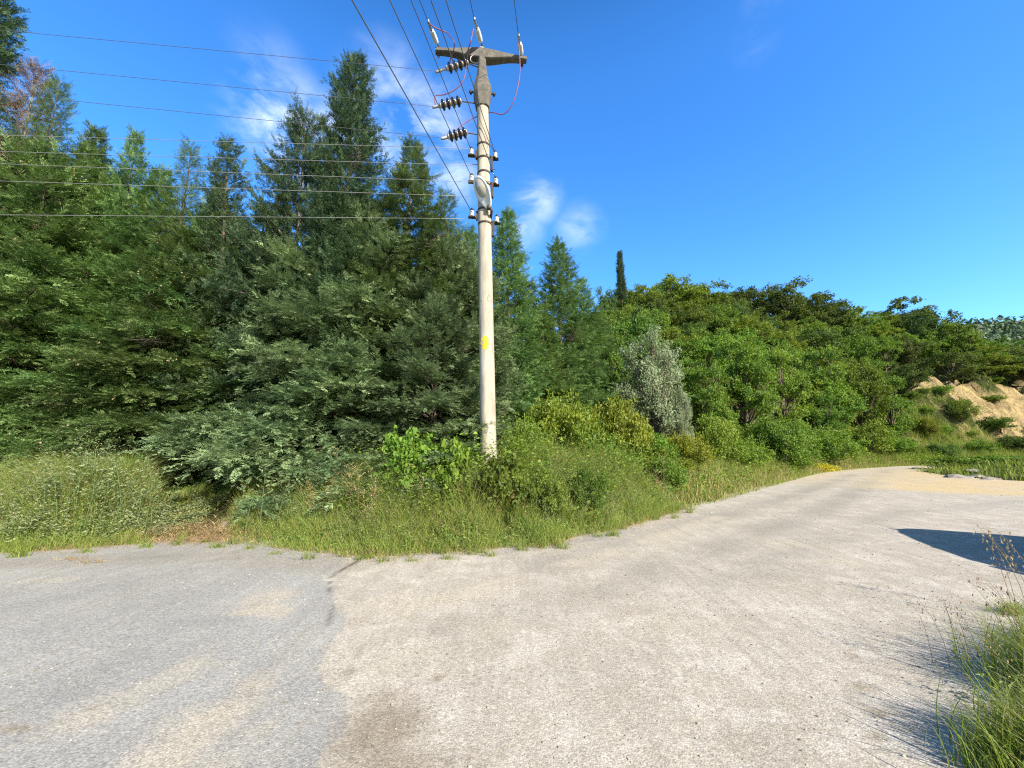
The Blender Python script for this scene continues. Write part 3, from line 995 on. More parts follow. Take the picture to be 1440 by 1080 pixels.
CF = [
 ('front', 7.6, 505, 285, 11.2, 1.0, 'spreading grey-green cypress whose low limbs reach the pole foot'),
 ('front_b', 7.2, 285, 335, 11.4, 1.0, 'dark drooping conifer above the patch of straw'),
 ('front_b', 7.2, 70, 228, 10.9, 1.05, 'broad conifer hung with tan cones behind the tall pale weeds'),
 ('front', 7.6, 612, 425, 9.2, .56, 'low grey-green cypress limbs reaching across the pole at its lower third'),
 ('front', 7.6, 490, 430, 9.6, .55, 'low grey-green cypress with layered limbs above the right-hand weeds'),
 ('front', 7.6, 640, 340, 11.3, .72, 'grey-green conifer directly behind the lower pole shaft'),
 ('front_b', 7.2, -150, 300, 9.6, 1.1, 'wide green conifer running out of the left picture edge'),
 ('tall_dark', 9.5, -22, -70, 10.6, .95, 'tallest dark conifer, cut off by the top left corner'),
 ('brown', 9.0, 50, 102, 11.4, .9, 'conifer with a dead reddish-brown top'),
 ('sparse', 9.0, 90, 120, 11.2, .8, 'thin half-browned conifer just right of the dead-topped one'),
 ('spire', 9.0, 140, 188, 12.3, .85, 'thin feathery conifer left of the spiky-topped one'),
 ('spire', 9.0, 195, 193, 11.8, .62, 'narrow conifer with an upright spiky grey-green top'),
 ('tall_a', 9.5, 160, 248, 11.6, .95, 'full green conifer below the two feathery tops'),
 ('spire', 9.0, 20, 196, 11.9, 1.1, 'dense green conifer below the dead reddish top'),
 ('tall_a', 9.5, 360, 300, 11.8, .9, 'rounded green conifer below the leaning dark one'),
 ('tall_a', 9.5, 112, 212, 11.9, 1.0, 'dense green conifer between the half-browned top and the feathery ones'),
 ('tall_a', 9.5, 240, 246, 12.0, .9, 'full green conifer just left of the shaggy blunt-topped one'),
 ('front_b', 7.2, 300, 300, 11.8, .85, 'deep green conifer between the shaggy top and the leaning one'),
 ('tall_b', 10., 228, 258, 12.4, .9, 'short conifer between the spiky and the shaggy-topped ones'),
 ('tall_b', 10., 268, 205, 11.6, .75, 'shaggy conifer with a blunt dark top above the straw patch'),
 ('spire', 9.0, 312, 264, 12.4, .7, 'small pointed conifer half hidden left of the leaning one'),
 ('leaning', 8.4, 345, 205, 11.3, .8, 'slim dark conifer leaning left beside the broken-topped one'),
 ('broken', 8.6, 432, 150, 11.0, .68, 'dark conifer with a bare snapped leader sticking up'),
 ('plume', 10., 505, 90, 11.0, .78, 'tall dark plume-shaped conifer, highest left of the pole'),
 ('tall_a', 9.5, 570, 205, 11.3, .95, 'bushy conifer close behind the left wires, right of the tall plume'),
 ('tall_b', 10., 625, 272, 11.8, .8, 'conifer with thin arching top touching the pole on its left'),
 ('spire', 9.0, 660, 330, 12.5, .8, 'pointed conifer hidden mostly behind the concrete pole'),
 ('spire', 9.0, 715, 300, 13.5, .78, 'tall pointed conifer just right of the concrete pole'),
 ('spire', 9.0, 786, 345, 16.5, .95, 'free-standing pointed conifer second right of the pole'),
 ('spire', 9.0, 742, 400, 16.0, .8, 'lower conifer between the two pointed ones right of the pole'),
 ('tall_a', 9.5, 822, 396, 19.5, .9, 'blunt conifer at the right end of the stand'),
 ('tall_a', 9.5, 765, 430, 15.0, .7, 'low conifer in front of the second pointed one'),
 ('tall_a', 9.5, 845, 440, 22.0, .8, 'shaded conifer where the stand meets the leafy hill'),
]
for (k, h0, px, py, D, wd, lb) in CF:
    conifer_at(k, h0, px, py, D, wd, lb)
# back rows of the stand, seen only through gaps
r_ = random.Random(4)
for i in range(16):
    px = -120 + i * 52 + r_.uniform(-14, 14)
    D = r_.uniform(14, 17)
    conifer_at(r_.choice(['tall_a', 'tall_b', 'front_b']), {'tall_a': 9.5, 'tall_b': 10., 'front_b': 7.2}[r_.choice(['tall_a'])], px, r_.uniform(300, 350), D, r_.uniform(.9, 1.15),
               'conifer deep in the stand, glimpsed through gaps between the front trees', group='back row conifers seen through gaps')
# slim cypress and pine on the skyline
proto('cypress', conifer(30, 7.0, .95, .1, 200, .3, 1.0, (55, 72), .05, .35, .15), [M['bark'], M['conifer_dark'], None], TC)

# ------------------------------------------------------------------ the wooded hill
SIL = np.array([(840, 420), (870, 402), (905, 397), (950, 388), (1000, 398), (1040, 401), (1075, 403), (1105, 394), (1150, 408), (1190, 424), (1215, 437), (1258, 428), (1300, 431), (1340, 450), (1380, 468), (1420, 477), (1460, 480), (1600, 486)])


def sil(px): return float(np.interp(px, SIL[:, 0], SIL[:, 1]))


DT = ['trunk', 'crown']
for i in range(6):
    proto('hill%d' % i, broadleaf(40 + i, 6.0, 2.5, .5, 54, 9500, .175, blob=(.17, .31), flat=.62 + .03 * i, pear=(.15, -.1, .25, 0, .1, -.15)[i]), [M['bark'], M['leaf_green']], DT)
for i in range(3):
    proto('mid%d' % i, broadleaf(50 + i, 5.0, 1.9, .25, 60, 13000, .125, blob=(.16, .30), flat=.72, pear=.2), [M['bark'], M['leaf_bright']], DT)
proto('silver', broadleaf(57, 5.2, 1.75, .2, 80, 20000, .12, narrow=.3, blob=(.17, .3), flat=.95, upn=.35, pear=.35), [M['bark'], M['leaf_silver']], DT)
for i in range(3):
    proto('shrub%d' % i, broadleaf(60 + i, 1.7, 1.35, .05, 50, 9500, .085, blob=(.18, .32), flat=.8, stems=4, shell=.45), [M['bark'], M['leaf_green']], ['stems', 'crown'])
proto('vine', broadleaf(66, 1.5, 1.0, .05, 46, 4200, .092, narrow=.95, blob=(.2, .34), flat=.9, stems=4, shell=.4, upn=.5), [M['bark'], M['leaf_vine']], ['stems', 'crown'])
proto('irregular', broadleaf(74, 8.0, 2.5, .6, 80, 11000, .2, blob=(.17, .27), flat=.55, pear=.38, shell=.3, tr=.014), [M['bark'], M['leaf_dark']], DT)
proto('low', broadleaf(69, .8, 1.2, .02, 30, 4200, .10, blob=(.2, .32), flat=.6, stems=3, shell=.4), [M['bark'], M['leaf_dark']], ['stems', 'crown'])
H0 = {'hill': 6.0, 'mid': 5.0, 'silver': 5.2, 'shrub': 1.7, 'vine': 1.5, 'irregular': 8.0, 'low': .8}
R0 = {'hill': 2.5, 'mid': 1.9, 'silver': 1.75, 'shrub': 1.35, 'vine': 1.0, 'irregular': 2.6, 'low': 1.2}


def leafy(key, px, py, D, hw, label, cat='tree', name='broadleaf_tree', mat=None, group=None, rot=None, hmax=9.5, zmin=None):
    """crown top at photo point (px, py) at depth D, half-width hw in photo pixels"""
    base = key.rstrip('0123456789')
    q = at(px, py, D)
    z0 = tz(q.x, q.y) - .08
    h = q.z - z0
    if base == 'shrub': hmax = min(hmax, 2.9)
    D2 = D
    while h > hmax and D2 < D + 14:                    # stand it farther up the slope rather than on stilts
        D2 += .4
        q = at(px, py, D2); z0 = tz(q.x, q.y) - .08; h = q.z - z0
    h = min(h, hmax * 1.25)
    if h < .35: h = .35
    cdist = q.y * math.cos(PITCH) + (q.z - CAMZ) * math.sin(PITCH)
    sr = hw * cdist / FPX / R0[base]
    pm = PROTO[key][1]
    mats = None if mat is None else [pm[0], M[mat]]
    return plant(key, name, (q.x, q.y, z0), label, cat, (sr, sr, h / H0[base]), random.uniform(0, 6.28) if rot is None else rot, group, mats=mats)


HG = 'trees on the wooded hill'
# skyline of the hill, left to right
SKY_T = [
 ('hill0', 905, 397, 47, 34, 'leaf_green', 'rounded tree on the skyline just right of the slim cypress'),
 ('hill1', 950, 387, 50, 40, 'leaf_green', 'broad tree at the highest point of the hill skyline'),
 ('hill2', 1003, 397, 51, 36, 'leaf_green', 'round tree on the skyline, next right of the highest one'),
 ('hill3', 1045, 401, 51, 30, 'leaf_dark', 'small dark tree in the middle dip of the hill skyline'),
 ('hill4', 1105, 393, 50, 42, 'leaf_dark', 'big dark tree with a knobbly top on mid skyline'),
 ('hill5', 1155, 410, 49, 34, 'leaf_dark', 'dark tree on the right shoulder of the knobbly-topped one'),
 ('hill0', 1195, 425, 48, 28, 'leaf_green', 'olive-toned tree on the skyline left of the ragged pine'),
 ('irregular', 1260, 403, 46, 42, 'leaf_dark', 'tall ragged pine-like tree rising above the right skyline'),
 ('hill1', 1303, 430, 47, 34, 'leaf_dark', 'dark tree on the skyline just right of the ragged pine'),
 ('hill2', 1345, 448, 47, 34, 'leaf_green', 'tree on the falling skyline left of the distant blue ridge'),
 ('hill3', 1392, 472, 46, 34, 'leaf_green', 'flat-topped olive tree below the distant ridge'),
 ('hill4', 1440, 479, 46, 36, 'leaf_green', 'skyline tree cut by the right picture edge'),
]
for (k, px, py, D, hw, mt, lb) in SKY_T:
    leafy(k, px, py, D, hw, lb, mat=mt, group=HG, hmax=8.5)
# individually recognisable trees on the slope
MID_T = [
 ('mid0', 888, 440, 24, 44, 'leaf_green', 'mid-green tree left behind the silver-leaved one'),
 ('mid1', 868, 475, 19, 36, 'leaf_bright', 'bright lime-green tree touching the silver tree on its left'),
 ('silver', 915, 448, 16.5, 54, None, 'silver-grey narrow-leaved tree in the middle of the thicket'),
 ('silver', 955, 530, 15.5, 20, None, 'small silvery shrub leaning right of the silver tree'),
 ('mid2', 985, 500, 19, 42, 'leaf_green', 'blue-green soft tree right of the silver tree'),
 ('mid0', 1040, 470, 25, 48, 'leaf_bright', 'yellowish-green tree with drooping leaves in mid slope'),
 ('mid1', 1090, 478, 27, 38, 'leaf_bright', 'pale olive tree next right of the yellowish-green one'),
 ('mid2', 1145, 476, 30, 40, 'leaf_bright', 'bright fresh-green tree in the centre of the hillside'),
 ('mid0', 1200, 505, 32, 36, 'leaf_green', 'rounded bright tree below the bare-stemmed thicket'),
 ('mid1', 1240, 520, 33, 34, 'leaf_bright', 'leafy tree left of the overhanging dark bush at the bank'),
 ('hill5', 1272, 512, 37, 30, 'leaf_dark', 'dark bush overhanging the top left of the sandy bank'),
 ('hill0', 1330, 490, 40, 36, 'leaf_dark', 'greyish dark tree above the middle of the sandy bank'),
 ('hill2', 1385, 488, 42, 36, 'leaf_green', 'olive scrub tree above the right part of the sandy bank'),
 ('hill3', 1440, 500, 41, 34, 'leaf_dark', 'dark scrub tree over the bank at the picture edge'),
 ('mid2', 1155, 545, 27, 30, 'leaf_green', 'green tree low on the slope over the track bend'),
 ('hill4', 850, 398, 38, 20, 'leaf_dark', 'dark rounded pine immediately left of the slim cypress'),
]
for (k, px, py, D, hw, mt, lb) in MID_T:
    leafy(k, px, py, D, hw, lb, mat=mt, group=HG, name='silver_tree' if k == 'silver' else 'broadleaf_tree', hmax=8)
q = at(872, 357, 46)
plant('cypress', 'cypress', (q.x, q.y, q.z - 6.3), 'slim dark columnar cypress alone on the hill skyline', 'tree', (.75, .75, 6.3 / 7.0), .4)
# the rest of the canopy
r_ = random.Random(21)
nfill = 0
px = 880
while px < 1600:
    X = (px - 720) / FPX * 54.0
    zt = tz(X, 54.0); h = at(px, sil(px) + r_.uniform(0, 9), 54.0).z - zt
    if h > 1.5:
        sr = r_.uniform(.8, 1.2)
        mt = r_.choice(['leaf_dark', 'leaf_green'])
        plant('hill%d' % r_.randrange(6), 'broadleaf_tree', (X, 54.0, zt - .1), 'green tree filling the hill skyline between the taller crowns', 'tree', (sr, sr, h / 6.0), r_.uniform(0, 6.28), 'trees filling the hill skyline', mats=[M['bark'], M[mt]])
    px += r_.uniform(22, 34)
for D in (48, 44.5, 41, 37.5, 34, 30.5, 27, 24, 21):
    step = 3.1 * FPX / D
    px = 835 + r_.uniform(0, step)
    while px < 1560:
        X = (px - 720) / FPX * D
        yf = float(np.interp(X, [-5, 3, 8, 14, 20, 27, 40, 60, 90], [19, 17, 18.5, 22.5, 26, 30, 33, 38, 44]))
        u = X / D
        top_of_cut = yf + (9.5 if u > .94 else (2.2 if D < 30 else 1.0))
        if D > top_of_cut:
            zt = tz(X, D)
            h = r_.uniform(3.6, 6.2) * (.8 if D < 30 else 1)
            p_ = proj((X, D, zt + h))
            lim = sil(px) + r_.uniform(3, 14)
            if p_[1] < lim: h = at(px, lim, D).z - zt
            if h > 1.2 and not (880 < px < 985 and D < 24):
                yel = r_.random()
                mt = 'leaf_dark' if yel < (.5 if D > 42 else .15) else ('leaf_green' if yel < .6 else 'leaf_bright')
                k = ('hill%d' % r_.randrange(6)) if D > 29 else ('mid%d' % r_.randrange(3))
                rr = r_.uniform(1.6, 2.6) if D > 29 else r_.uniform(1.3, 1.9)
                base = k.rstrip('0123456789')
                sr = rr / R0[base]
                tone = {'leaf_dark': 'dark green', 'leaf_green': 'mid-green', 'leaf_bright': 'bright green'}[mt]
                row = 'upper' if D > 42 else ('middle' if D > 32 else 'lower')
                plant(k, 'broadleaf_tree', (X, D, zt - .1), '%s tree packed among others on the %s hillside' % (tone, row), 'tree',
                      (sr, sr, h / H0[base]), r_.uniform(0, 6.28), 'tone-on-tone canopy trees of the %s hillside, %s' % (row, tone), mats=[M['bark'], M[mt]])
                nfill += 1
        px += step * r_.uniform(.75, 1.25)

# shrubs and thickets along the foot of the hill and the verge
SH = [
 ('vine', 575, 602, 7.6, 52, 'leaf_vine', 'bright green vine bush with round leaves left of the pole foot', 'vine_bush'),
 ('vine', 640, 618, 7.5, 46, 'leaf_vine', 'mid-green vine tangle just left of the pole foot', 'vine_bush'),
 ('vine', 705, 634, 7.4, 44, 'leaf_green', 'leafy creeper covering the foot of the concrete pole', 'vine_bush'),
 ('shrub1', 760, 655, 7.4, 42, 'leaf_green', 'low green bush in the verge right of the pole foot', 'bush'),
 ('shrub0', 790, 548, 11.2, 62, 'leaf_yellow', 'large yellow-green bramble mass right of the pole', 'bramble_bush'),
 ('shrub1', 865, 556, 12.3, 52, 'leaf_yellow', 'yellow-orange tinged bramble below the silver tree', 'bramble_bush'),
 ('shrub2', 728, 585, 10.2, 40, 'leaf_bright', 'thin pale bush close right of the pole shaft', 'bush'),
 ('shrub0', 905, 598, 13.5, 46, 'leaf_green', 'olive bush under the silver tree', 'bush'),
 ('shrub2', 960, 608, 15, 40, 'leaf_yellow', 'yellowish scrub right of the silver tree foot', 'bush'),
 ('shrub1', 1005, 585, 17, 40, 'leaf_bright', 'rounded lime bush between the silver shrub and the grey one', 'bush'),
 ('shrub0', 1058, 553, 20, 30, 'leaf_silver', 'silver-grey bush in front of the yellowish-green tree', 'silver_bush'),
 ('shrub2', 1035, 610, 17.5, 44, 'leaf_bright', 'fresh green thicket beside the tall roadside grass', 'bush'),
 ('shrub0', 1095, 585, 21, 44, 'leaf_bright', 'broad lime thicket over the left side of the track', 'bush'),
 ('shrub1', 1110, 628, 21, 36, 'leaf_bright', 'low bright bush at the verge before the track bend', 'bush'),
 ('shrub2', 1160, 600, 25, 44, 'leaf_bright', 'dense green thicket sloping to the track bend', 'bush'),
 ('shrub0', 1205, 590, 29, 40, 'leaf_green', 'tall green bush behind the track bend', 'bush'),
 ('shrub1', 1240, 605, 30, 36, 'leaf_green', 'green bush at the left foot of the sandy bank', 'bush'),
 ('shrub2', 1272, 624, 30.5, 24, 'leaf_green', 'small green bush right at the end of the visible track', 'bush'),
 ('shrub0', 1325, 622, 30.5, 20, 'leaf_dark', 'dark shrub growing low on the sandy bank', 'bush'),
 ('shrub1', 1400, 585, 36, 22, 'leaf_green', 'green shrub clinging to the middle of the sandy bank', 'bush'),
 ('shrub2', 1350, 560, 35, 17, 'leaf_green', 'small shrub high on the left of the sandy bank', 'bush'),
 ('shrub0', 1432, 610, 32.5, 28, 'leaf_dark', 'dark bush below the bare sand near the picture edge', 'bush'),
 ('shrub1', 1378, 618, 31.5, 20, 'leaf_green', 'round bush at the foot of the bare sand patch', 'bush'),
 ('shrub2', 1300, 585, 33.5, 16, 'leaf_yellow', 'yellowish tuft bush on the left slope of the bank', 'bush'),
 ('low', 1352, 642, 23.5, 46, 'leaf_green', 'low dark bush on the grassy mound left of its stones', 'bush'),
 ('low', 1408, 640, 21.5, 42, 'leaf_green', 'wide low bush on the grassy mound by the picture edge', 'bush'),
 ('low', 1450, 648, 20.5, 34, 'leaf_green', 'low dark bush on the mound cut by the picture edge', 'bush'),
 ('shrub1', 825, 655, 8.2, 30, 'leaf_green', 'small dark-leaved bush at the bend of the verge edge', 'bush'),
 ('shrub2', 935, 640, 11.5, 30, 'leaf_green', 'small green bush half sunk in the tall grass', 'bush'),
 ('shrub1', 845, 610, 11.5, 40, 'leaf_bright', 'lime undergrowth bush in front of the yellow-orange bramble', 'bush'),
 ('shrub0', 690, 600, 9.3, 30, 'leaf_dark', 'shaded bush right behind the pole foot', 'bush'),
]
for (k, px, py, D, hw, mt, lb, nm) in SH:
    leafy(k, px, py, D, hw, lb, cat='bush', name=nm, mat=mt, group='bushes along the verge and hill foot', hmax=2.7 if mt == 'leaf_silver' else 9.5)
# unnamed scrub that fills the lower slope
for i in range(58):
    px = r_.uniform(735, 1300); D = r_.uniform(10.5, 31)
    X = (px - 720) / FPX * D
    d = float(sdist(np.array([X]), np.array([D]))[0])
    if d < 1.6 or d > 9: continue
    s_ = r_.uniform(.7, 1.15)
    mt = r_.choice(['leaf_bright', 'leaf_green', 'leaf_bright', 'leaf_yellow'])
    plant('shrub%d' % r_.randrange(3), 'bush', (X, D, tz(X, D) - .1), 'leafy scrub bush filling the slope between verge and wood', 'bush', (s_, s_, s_ * r_.uniform(.55, .9)), r_.uniform(0, 6.28),
          'scrub bushes between verge and wood', mats=[M['bark'], M[mt]])
# scrub on the cut bank
for i in range(80):
    px = r_.uniform(1255, 1560); D = r_.uniform(29, 42)
    X = (px - 720) / FPX * D
    yf = float(np.interp(X, [20, 27, 40, 60, 90], [26, 30, 33, 38, 44]))
    if D < yf - .5 or D > yf + 8.5: continue
    b_ = float(sstep((fbm(np.array([X * .35 + 40]), np.array([D * .35]), 4) - .36) / .14)[0])
    if r_.random() < b_ * .8: continue
    s_ = r_.uniform(.25, .75)
    plant('shrub%d' % r_.randrange(3), 'bush', (X, D, tz(X, D) - .1), 'small bush rooted on the eroded sandy bank', 'bush', (s_, s_, s_ * .7), r_.uniform(0, 6.28),
          'small bushes on the sandy bank', mats=[M['bark'], M[r_.choice(['leaf_green', 'leaf_dark', 'leaf_bright'])]])

n_ = 5200
pxx = rng.uniform(1235, 1600, n_); yy_ = rng.uniform(28, 41, n_); xx_ = (pxx - 720) / FPX * yy_
bb_ = sstep((fbm(xx_ * .35 + 40, yy_ * .35, 4) - .38) / .10)
mk_bank = (rng.random(n_) > bb_ * .84) & (fbm(xx_ * .9, yy_ * .9 + 50, 3) > .40)
BANK = (xx_[mk_bank], yy_[mk_bank])
# distant ridge
px0 = [(1290, 470), (1330, 458), (1358, 456), (1395, 452), (1440, 449), (1500, 452), (1600, 470)]
VV, FF = [], []
n_ = 120
for i in range(n_):
    pxx = 1290 + i * (1600 - 1290) / (n_ - 1)
    pyy = float(np.interp(pxx, [a for a, b_ in px0], [b_ for a, b_ in px0]))
    tp_ = at(pxx, pyy, 320)
    for j in range(14):
        f = j / 13
        VV.append((tp_.x * (1 + .0 * f), tp_.y + 60 * f * 1.0 - 60, tp_.z * (f ** .8) + (fbm(i * .35, j * .9, 3) - .5) * 5 * f))
for i in range(n_ - 1):
    for j in range(13): FF.append([i * 14 + j, (i + 1) * 14 + j, (i + 1) * 14 + j + 1, i * 14 + j + 1])
ridge = np_mesh('far_hills', VV, np.array(FF), True)
tag(obj('far_hills', ridge, simple_mat('far_woods', (.030, .050, .035), .95, c2=(.07, .10, .06), nscale=.09, bump=.8)), 'far wooded ridge beyond the hill at right', 'hills', kind='structure')
P, S = [], []
r2 = np.random.default_rng(5)
vv = np.array(VV)
ids = r2.integers(0, len(vv), 9000)
P = vv[ids] + r2.normal(0, 1, (9000, 3)) * np.array([3, 3, 2.0])
tag(obj('far_woods', leaves_mesh('far_woods', P, r2.normal(0, .5, P.shape) + np.array([0, -.3, .8]), r2.uniform(2.0, 4.0, len(P)), r2.random(len(P)), .8, r2), M['conifer_dark']),
    'woods covering the far ridge as one mass', 'woods', kind='stuff')


# ------------------------------------------------------------------ verge: grass, weeds, straw
def edge_points(n, s_rng, d_rng, seed, pw=1.0):
    """random points beyond the verge edge between photo columns, denser near the camera"""
    r3 = np.random.default_rng(seed)
    seg = np.diff(EP, axis=0); ln = np.linalg.norm(seg, axis=1); cum = np.concatenate([[0], np.cumsum(ln)])
    s = r3.uniform(s_rng[0], s_rng[1], n)
    i = np.clip(np.searchsorted(cum, s) - 1, 0, len(seg) - 1)
    f = (s - cum[i]) / ln[i]
    p_ = EP[i] + seg[i] * f[:, None]
    nm = np.stack([-seg[i][:, 1], seg[i][:, 0]], -1) / ln[i][:, None]
    d = d_rng[0] + (d_rng[1] - d_rng[0]) * r3.random(n) ** pw
    q = p_ + nm * d[:, None]
    return q[:, 0], q[:, 1], r3


seg = np.diff(EP, axis=0); CUM = np.concatenate([[0], np.cumsum(np.linalg.norm(seg, axis=1))])


def s_of(px, py=772):
    q = at_z(px, py, 0)
    return CUM[int(np.argmin(np.hypot(EP[:, 0] - q.x, EP[:, 1] - q.y)))]


S0, S1 = s_of(0, 778) - 3.0, CUM[-4]
SB = CUM[len(EP) - 4 - 8]


def blades(x, y, z, h, wd, seed, lean=.35, tint=(0, 1), segs=3, dirbias=None):
    r3 = np.random.default_rng(seed)
    n = len(x)
    az = r3.uniform(0, 2 * np.pi, n)
    d = np.stack([np.cos(az), np.sin(az)], -1)
    if dirbias is not None: d = d * .8 + np.array(dirbias)
    ln = lean * h * r3.uniform(.3, 1.6, n)
    faz = r3.uniform(0, 2 * np.pi, n)
    wv = np.stack([np.cos(faz), np.sin(faz), np.zeros(n)], -1)
    rows = []
    for k in range(segs + 1):
        q = k / segs
        c = np.stack([x + d[:, 0] * ln * q ** 2, y + d[:, 1] * ln * q ** 2, z + h * (q - .25 * lean * q ** 3)], -1)
        hw = (wd * .5 * (1 - q) ** .7)[:, None]
        if k < segs: rows += [c - wv * hw, c + wv * hw]
        else: rows.append(c)
    V_ = np.stack(rows, 1)                                # n, 2*segs+1, 3
    k = 2 * segs + 1
    b0 = np.arange(n)[:, None] * k
    q4 = np.concatenate([b0 + np.array([[2 * j, 2 * j + 1, 2 * j + 3, 2 * j + 2]]) for j in range(segs - 1)], 0) if segs > 1 else np.zeros((0, 4), int)
    t3 = b0 + np.array([[2 * segs - 2, 2 * segs - 1, 2 * segs]])
    tb = r3.uniform(tint[0], tint[1], n)
    tt = np.concatenate([np.tile(tb, segs - 1), tb])
    return V_.reshape(-1, 3), [q4, t3], tt


def blade_obj(name, x, y, h, wd, seed, mat, label, lean=.35, tint=(0, 1), segs=3, z=None, dirbias=None):
    z = terrain(x, y) - .02 if z is None else z
    V_, F_, tt = blades(x, y, z, h, wd, seed, lean, tint, segs, dirbias)
    o_ = obj(name, np_mesh(name, V_, F_, True, tt), M[mat])
    return tag(o_, label, 'grass', kind='stuff')


def tallness(x, y):
    """height of the growth: tall at far left, nearly none on the straw, medium elsewhere"""
    ppx = 720 + FPX * x / np.maximum(y, 1)
    return np.interp(ppx, [0, 30, 120, 190, 222, 240, 322, 350, 430, 520, 700, 860, 1000, 1100], [.55, .8, 1.15, 1.0, .6, .14, .14, .7, .95, 1.15, 1.25, 1.15, 1.0, .85]) * (.45 + 1.1 * fbm(x * 1.5, y * 1.5, 3))


# near verge
x, y, r3 = edge_points(92000, (S0, SB), (-.06, 3.4), 31, 1.25)
d = sdist(x, y)
h = tallness(x, y) * (.30 + .72 * sstep(d / 1.6)) * r3.uniform(.45, 1.05, len(x))
blade_obj('verge_grass', x, y, h, r3.uniform(.006, .015, len(x)), 32, 'grass', 'green grass of the verge beside the asphalt and track', .42, (0, .9))
x, y, r3 = edge_points(26000, (S0, SB), (-.14, 2.2), 33, 1.3)
d = sdist(x, y)
h = (tallness(x, y) * (.22 + .85 * sstep(d / 1.8))) * r3.uniform(.4, 1.1, len(x))
blade_obj('dry_grass', x, y, h, r3.uniform(.004, .009, len(x)), 34, 'dry', 'tan dried stalks mixed along the front of the verge', .6, (.1, 1))
x, y, r3 = edge_points(5200, (S0, SB), (-.55, .12), 68, .55)
blade_obj('edge_litter', x, y, r3.uniform(.01, .05, len(x)), r3.uniform(.003, .008, len(x)), 69, 'dry', 'dry litter crumbling from the verge onto the asphalt edge', 3.0, (0, .9), z=np.full(len(x), .004))
tx, ty, r3 = edge_points(75, (S0, SB), (-.42, .1), 71, 1)
x = np.repeat(tx, 46) + r3.normal(0, .055, 75 * 46); y = np.repeat(ty, 46) + r3.normal(0, .035, 75 * 46)
blade_obj('edge_tufts', x, y, np.repeat(r3.uniform(.06, .26, 75), 46) * r3.uniform(.4, 1.1, 75 * 46), r3.uniform(.005, .010, len(x)), 72, 'grass', 'small grass tufts creeping from the verge onto the road edge', .9, (.1, 1), z=np.full(len(x), .0))
# far verge along the track and the ground under the thickets
x, y, r3 = edge_points(60000, (SB - 2, CUM[-2]), (-.1, 6.5), 35, 1.2)
d = sdist(x, y)
h = (.25 + .55 * sstep(d / 1.5)) * r3.uniform(.5, 1.25, len(x)) * (.6 + .8 * fbm(x * .7, y * .7, 3))
blade_obj('track_grass', x, y, h, r3.uniform(.014, .03, len(x)), 36, 'grass', 'tall grass bordering the far part of the track', .5, (.15, 1))
x, y, r3 = edge_points(9000, (SB - 4, CUM[-4]), (-.05, 2.6), 37, 1.2)
h = (.3 + .5 * sstep(sdist(x, y) / 1.0)) * r3.uniform(.5, 1.25, len(x))
blade_obj('seeding_grass', x, y, h, r3.uniform(.008, .016, len(x)), 38, 'dry', 'pale seeding grass among the green along the track', .45, (.4, 1))
# straw
n_ = 7500
x = rng.normal(-5.25, .55, n_); y = 6.6 + rng.normal(0, .5, n_)
mk = sdist(x, y) > -.05
x, y = x[mk], y[mk]
blade_obj('straw', x, y, rng.uniform(.04, .14, len(x)), rng.uniform(.006, .012, len(x)), 39, 'dry', 'flattened straw lying in the gap of the verge', 3.5, (.55, 1), z=terrain(x, y) + rng.uniform(0, .1, len(x)))
# mound grass on the right
n_ = 26000
x = rng.uniform(20.4, 42, n_); y = rng.uniform(9, 25.4, n_)
mk = mdist(x, y) > rng.uniform(-.35, 1.2, n_)
x, y = x[mk], y[mk]
blade_obj('mound_grass', x, y, rng.uniform(.12, .55, len(x)) * (.5 + fbm(x * .8, y * .8, 3)), rng.uniform(.02, .04, len(x)), 40, 'grass', 'short grass on the mound right of the track', .5, (0, .75))


xb_, yb_ = BANK
nb_ = 5
xb_ = np.repeat(xb_, nb_) + rng.normal(0, .13, len(xb_) * nb_); yb_ = np.repeat(yb_, nb_) + rng.normal(0, .13, len(yb_) * nb_)
blade_obj('bank_grass', xb_, yb_, rng.uniform(.12, .5, len(xb_)), rng.uniform(.03, .06, len(xb_)), 65, 'grass', 'tufts of grass on the eroded sandy bank', .9, (0, .8), 2)


# leafy weeds: stems with leaves
def weeds(name, x, y, h, nl, leaf, seed, mat, label, narrow=.4, tint=(0, 1), spread=.14, q0=.12):
    r3 = np.random.default_rng(seed)
    z = terrain(x, y)
    n = len(x)
    lean = r3.normal(0, .16, (n, 2)) * h[:, None]
    q = (np.arange(nl)[None, :] + r3.random((n, nl))) / nl
    q = q0 + (1 - q0) * q
    az = np.arange(nl)[None, :] * 2.4 + r3.uniform(0, 6.28, (n, 1))
    P = np.stack([x[:, None] + lean[:, :1] * q ** 2, y[:, None] + lean[:, 1:] * q ** 2, z[:, None] + h[:, None] * q], -1)
    A = np.stack([np.cos(az), np.sin(az), r3.uniform(-.35, .6, az.shape)], -1)
    P = P + A * (spread * (1 - .55 * q) * r3.uniform(0, 1, q.shape))[..., None]
    Nn = np.stack([-np.cos(az) * .4 + r3.normal(0, .35, az.shape), -np.sin(az) * .4 + r3.normal(0, .35, az.shape), np.full(az.shape, .6)], -1)
    S = leaf * (1.25 - .6 * q) * r3.uniform(.6, 1.25, q.shape)
    tt = np.clip(r3.uniform(tint[0], tint[1], (n, 1)) + r3.normal(0, .15, q.shape), 0, 1)
    me_ = leaves_mesh(name, P.reshape(-1, 3), Nn.reshape(-1, 3), S.reshape(-1), tt.reshape(-1), narrow, r3, A.reshape(-1, 3))
    return tag(obj(name, me_, M[mat]), label, 'weeds', kind='stuff')


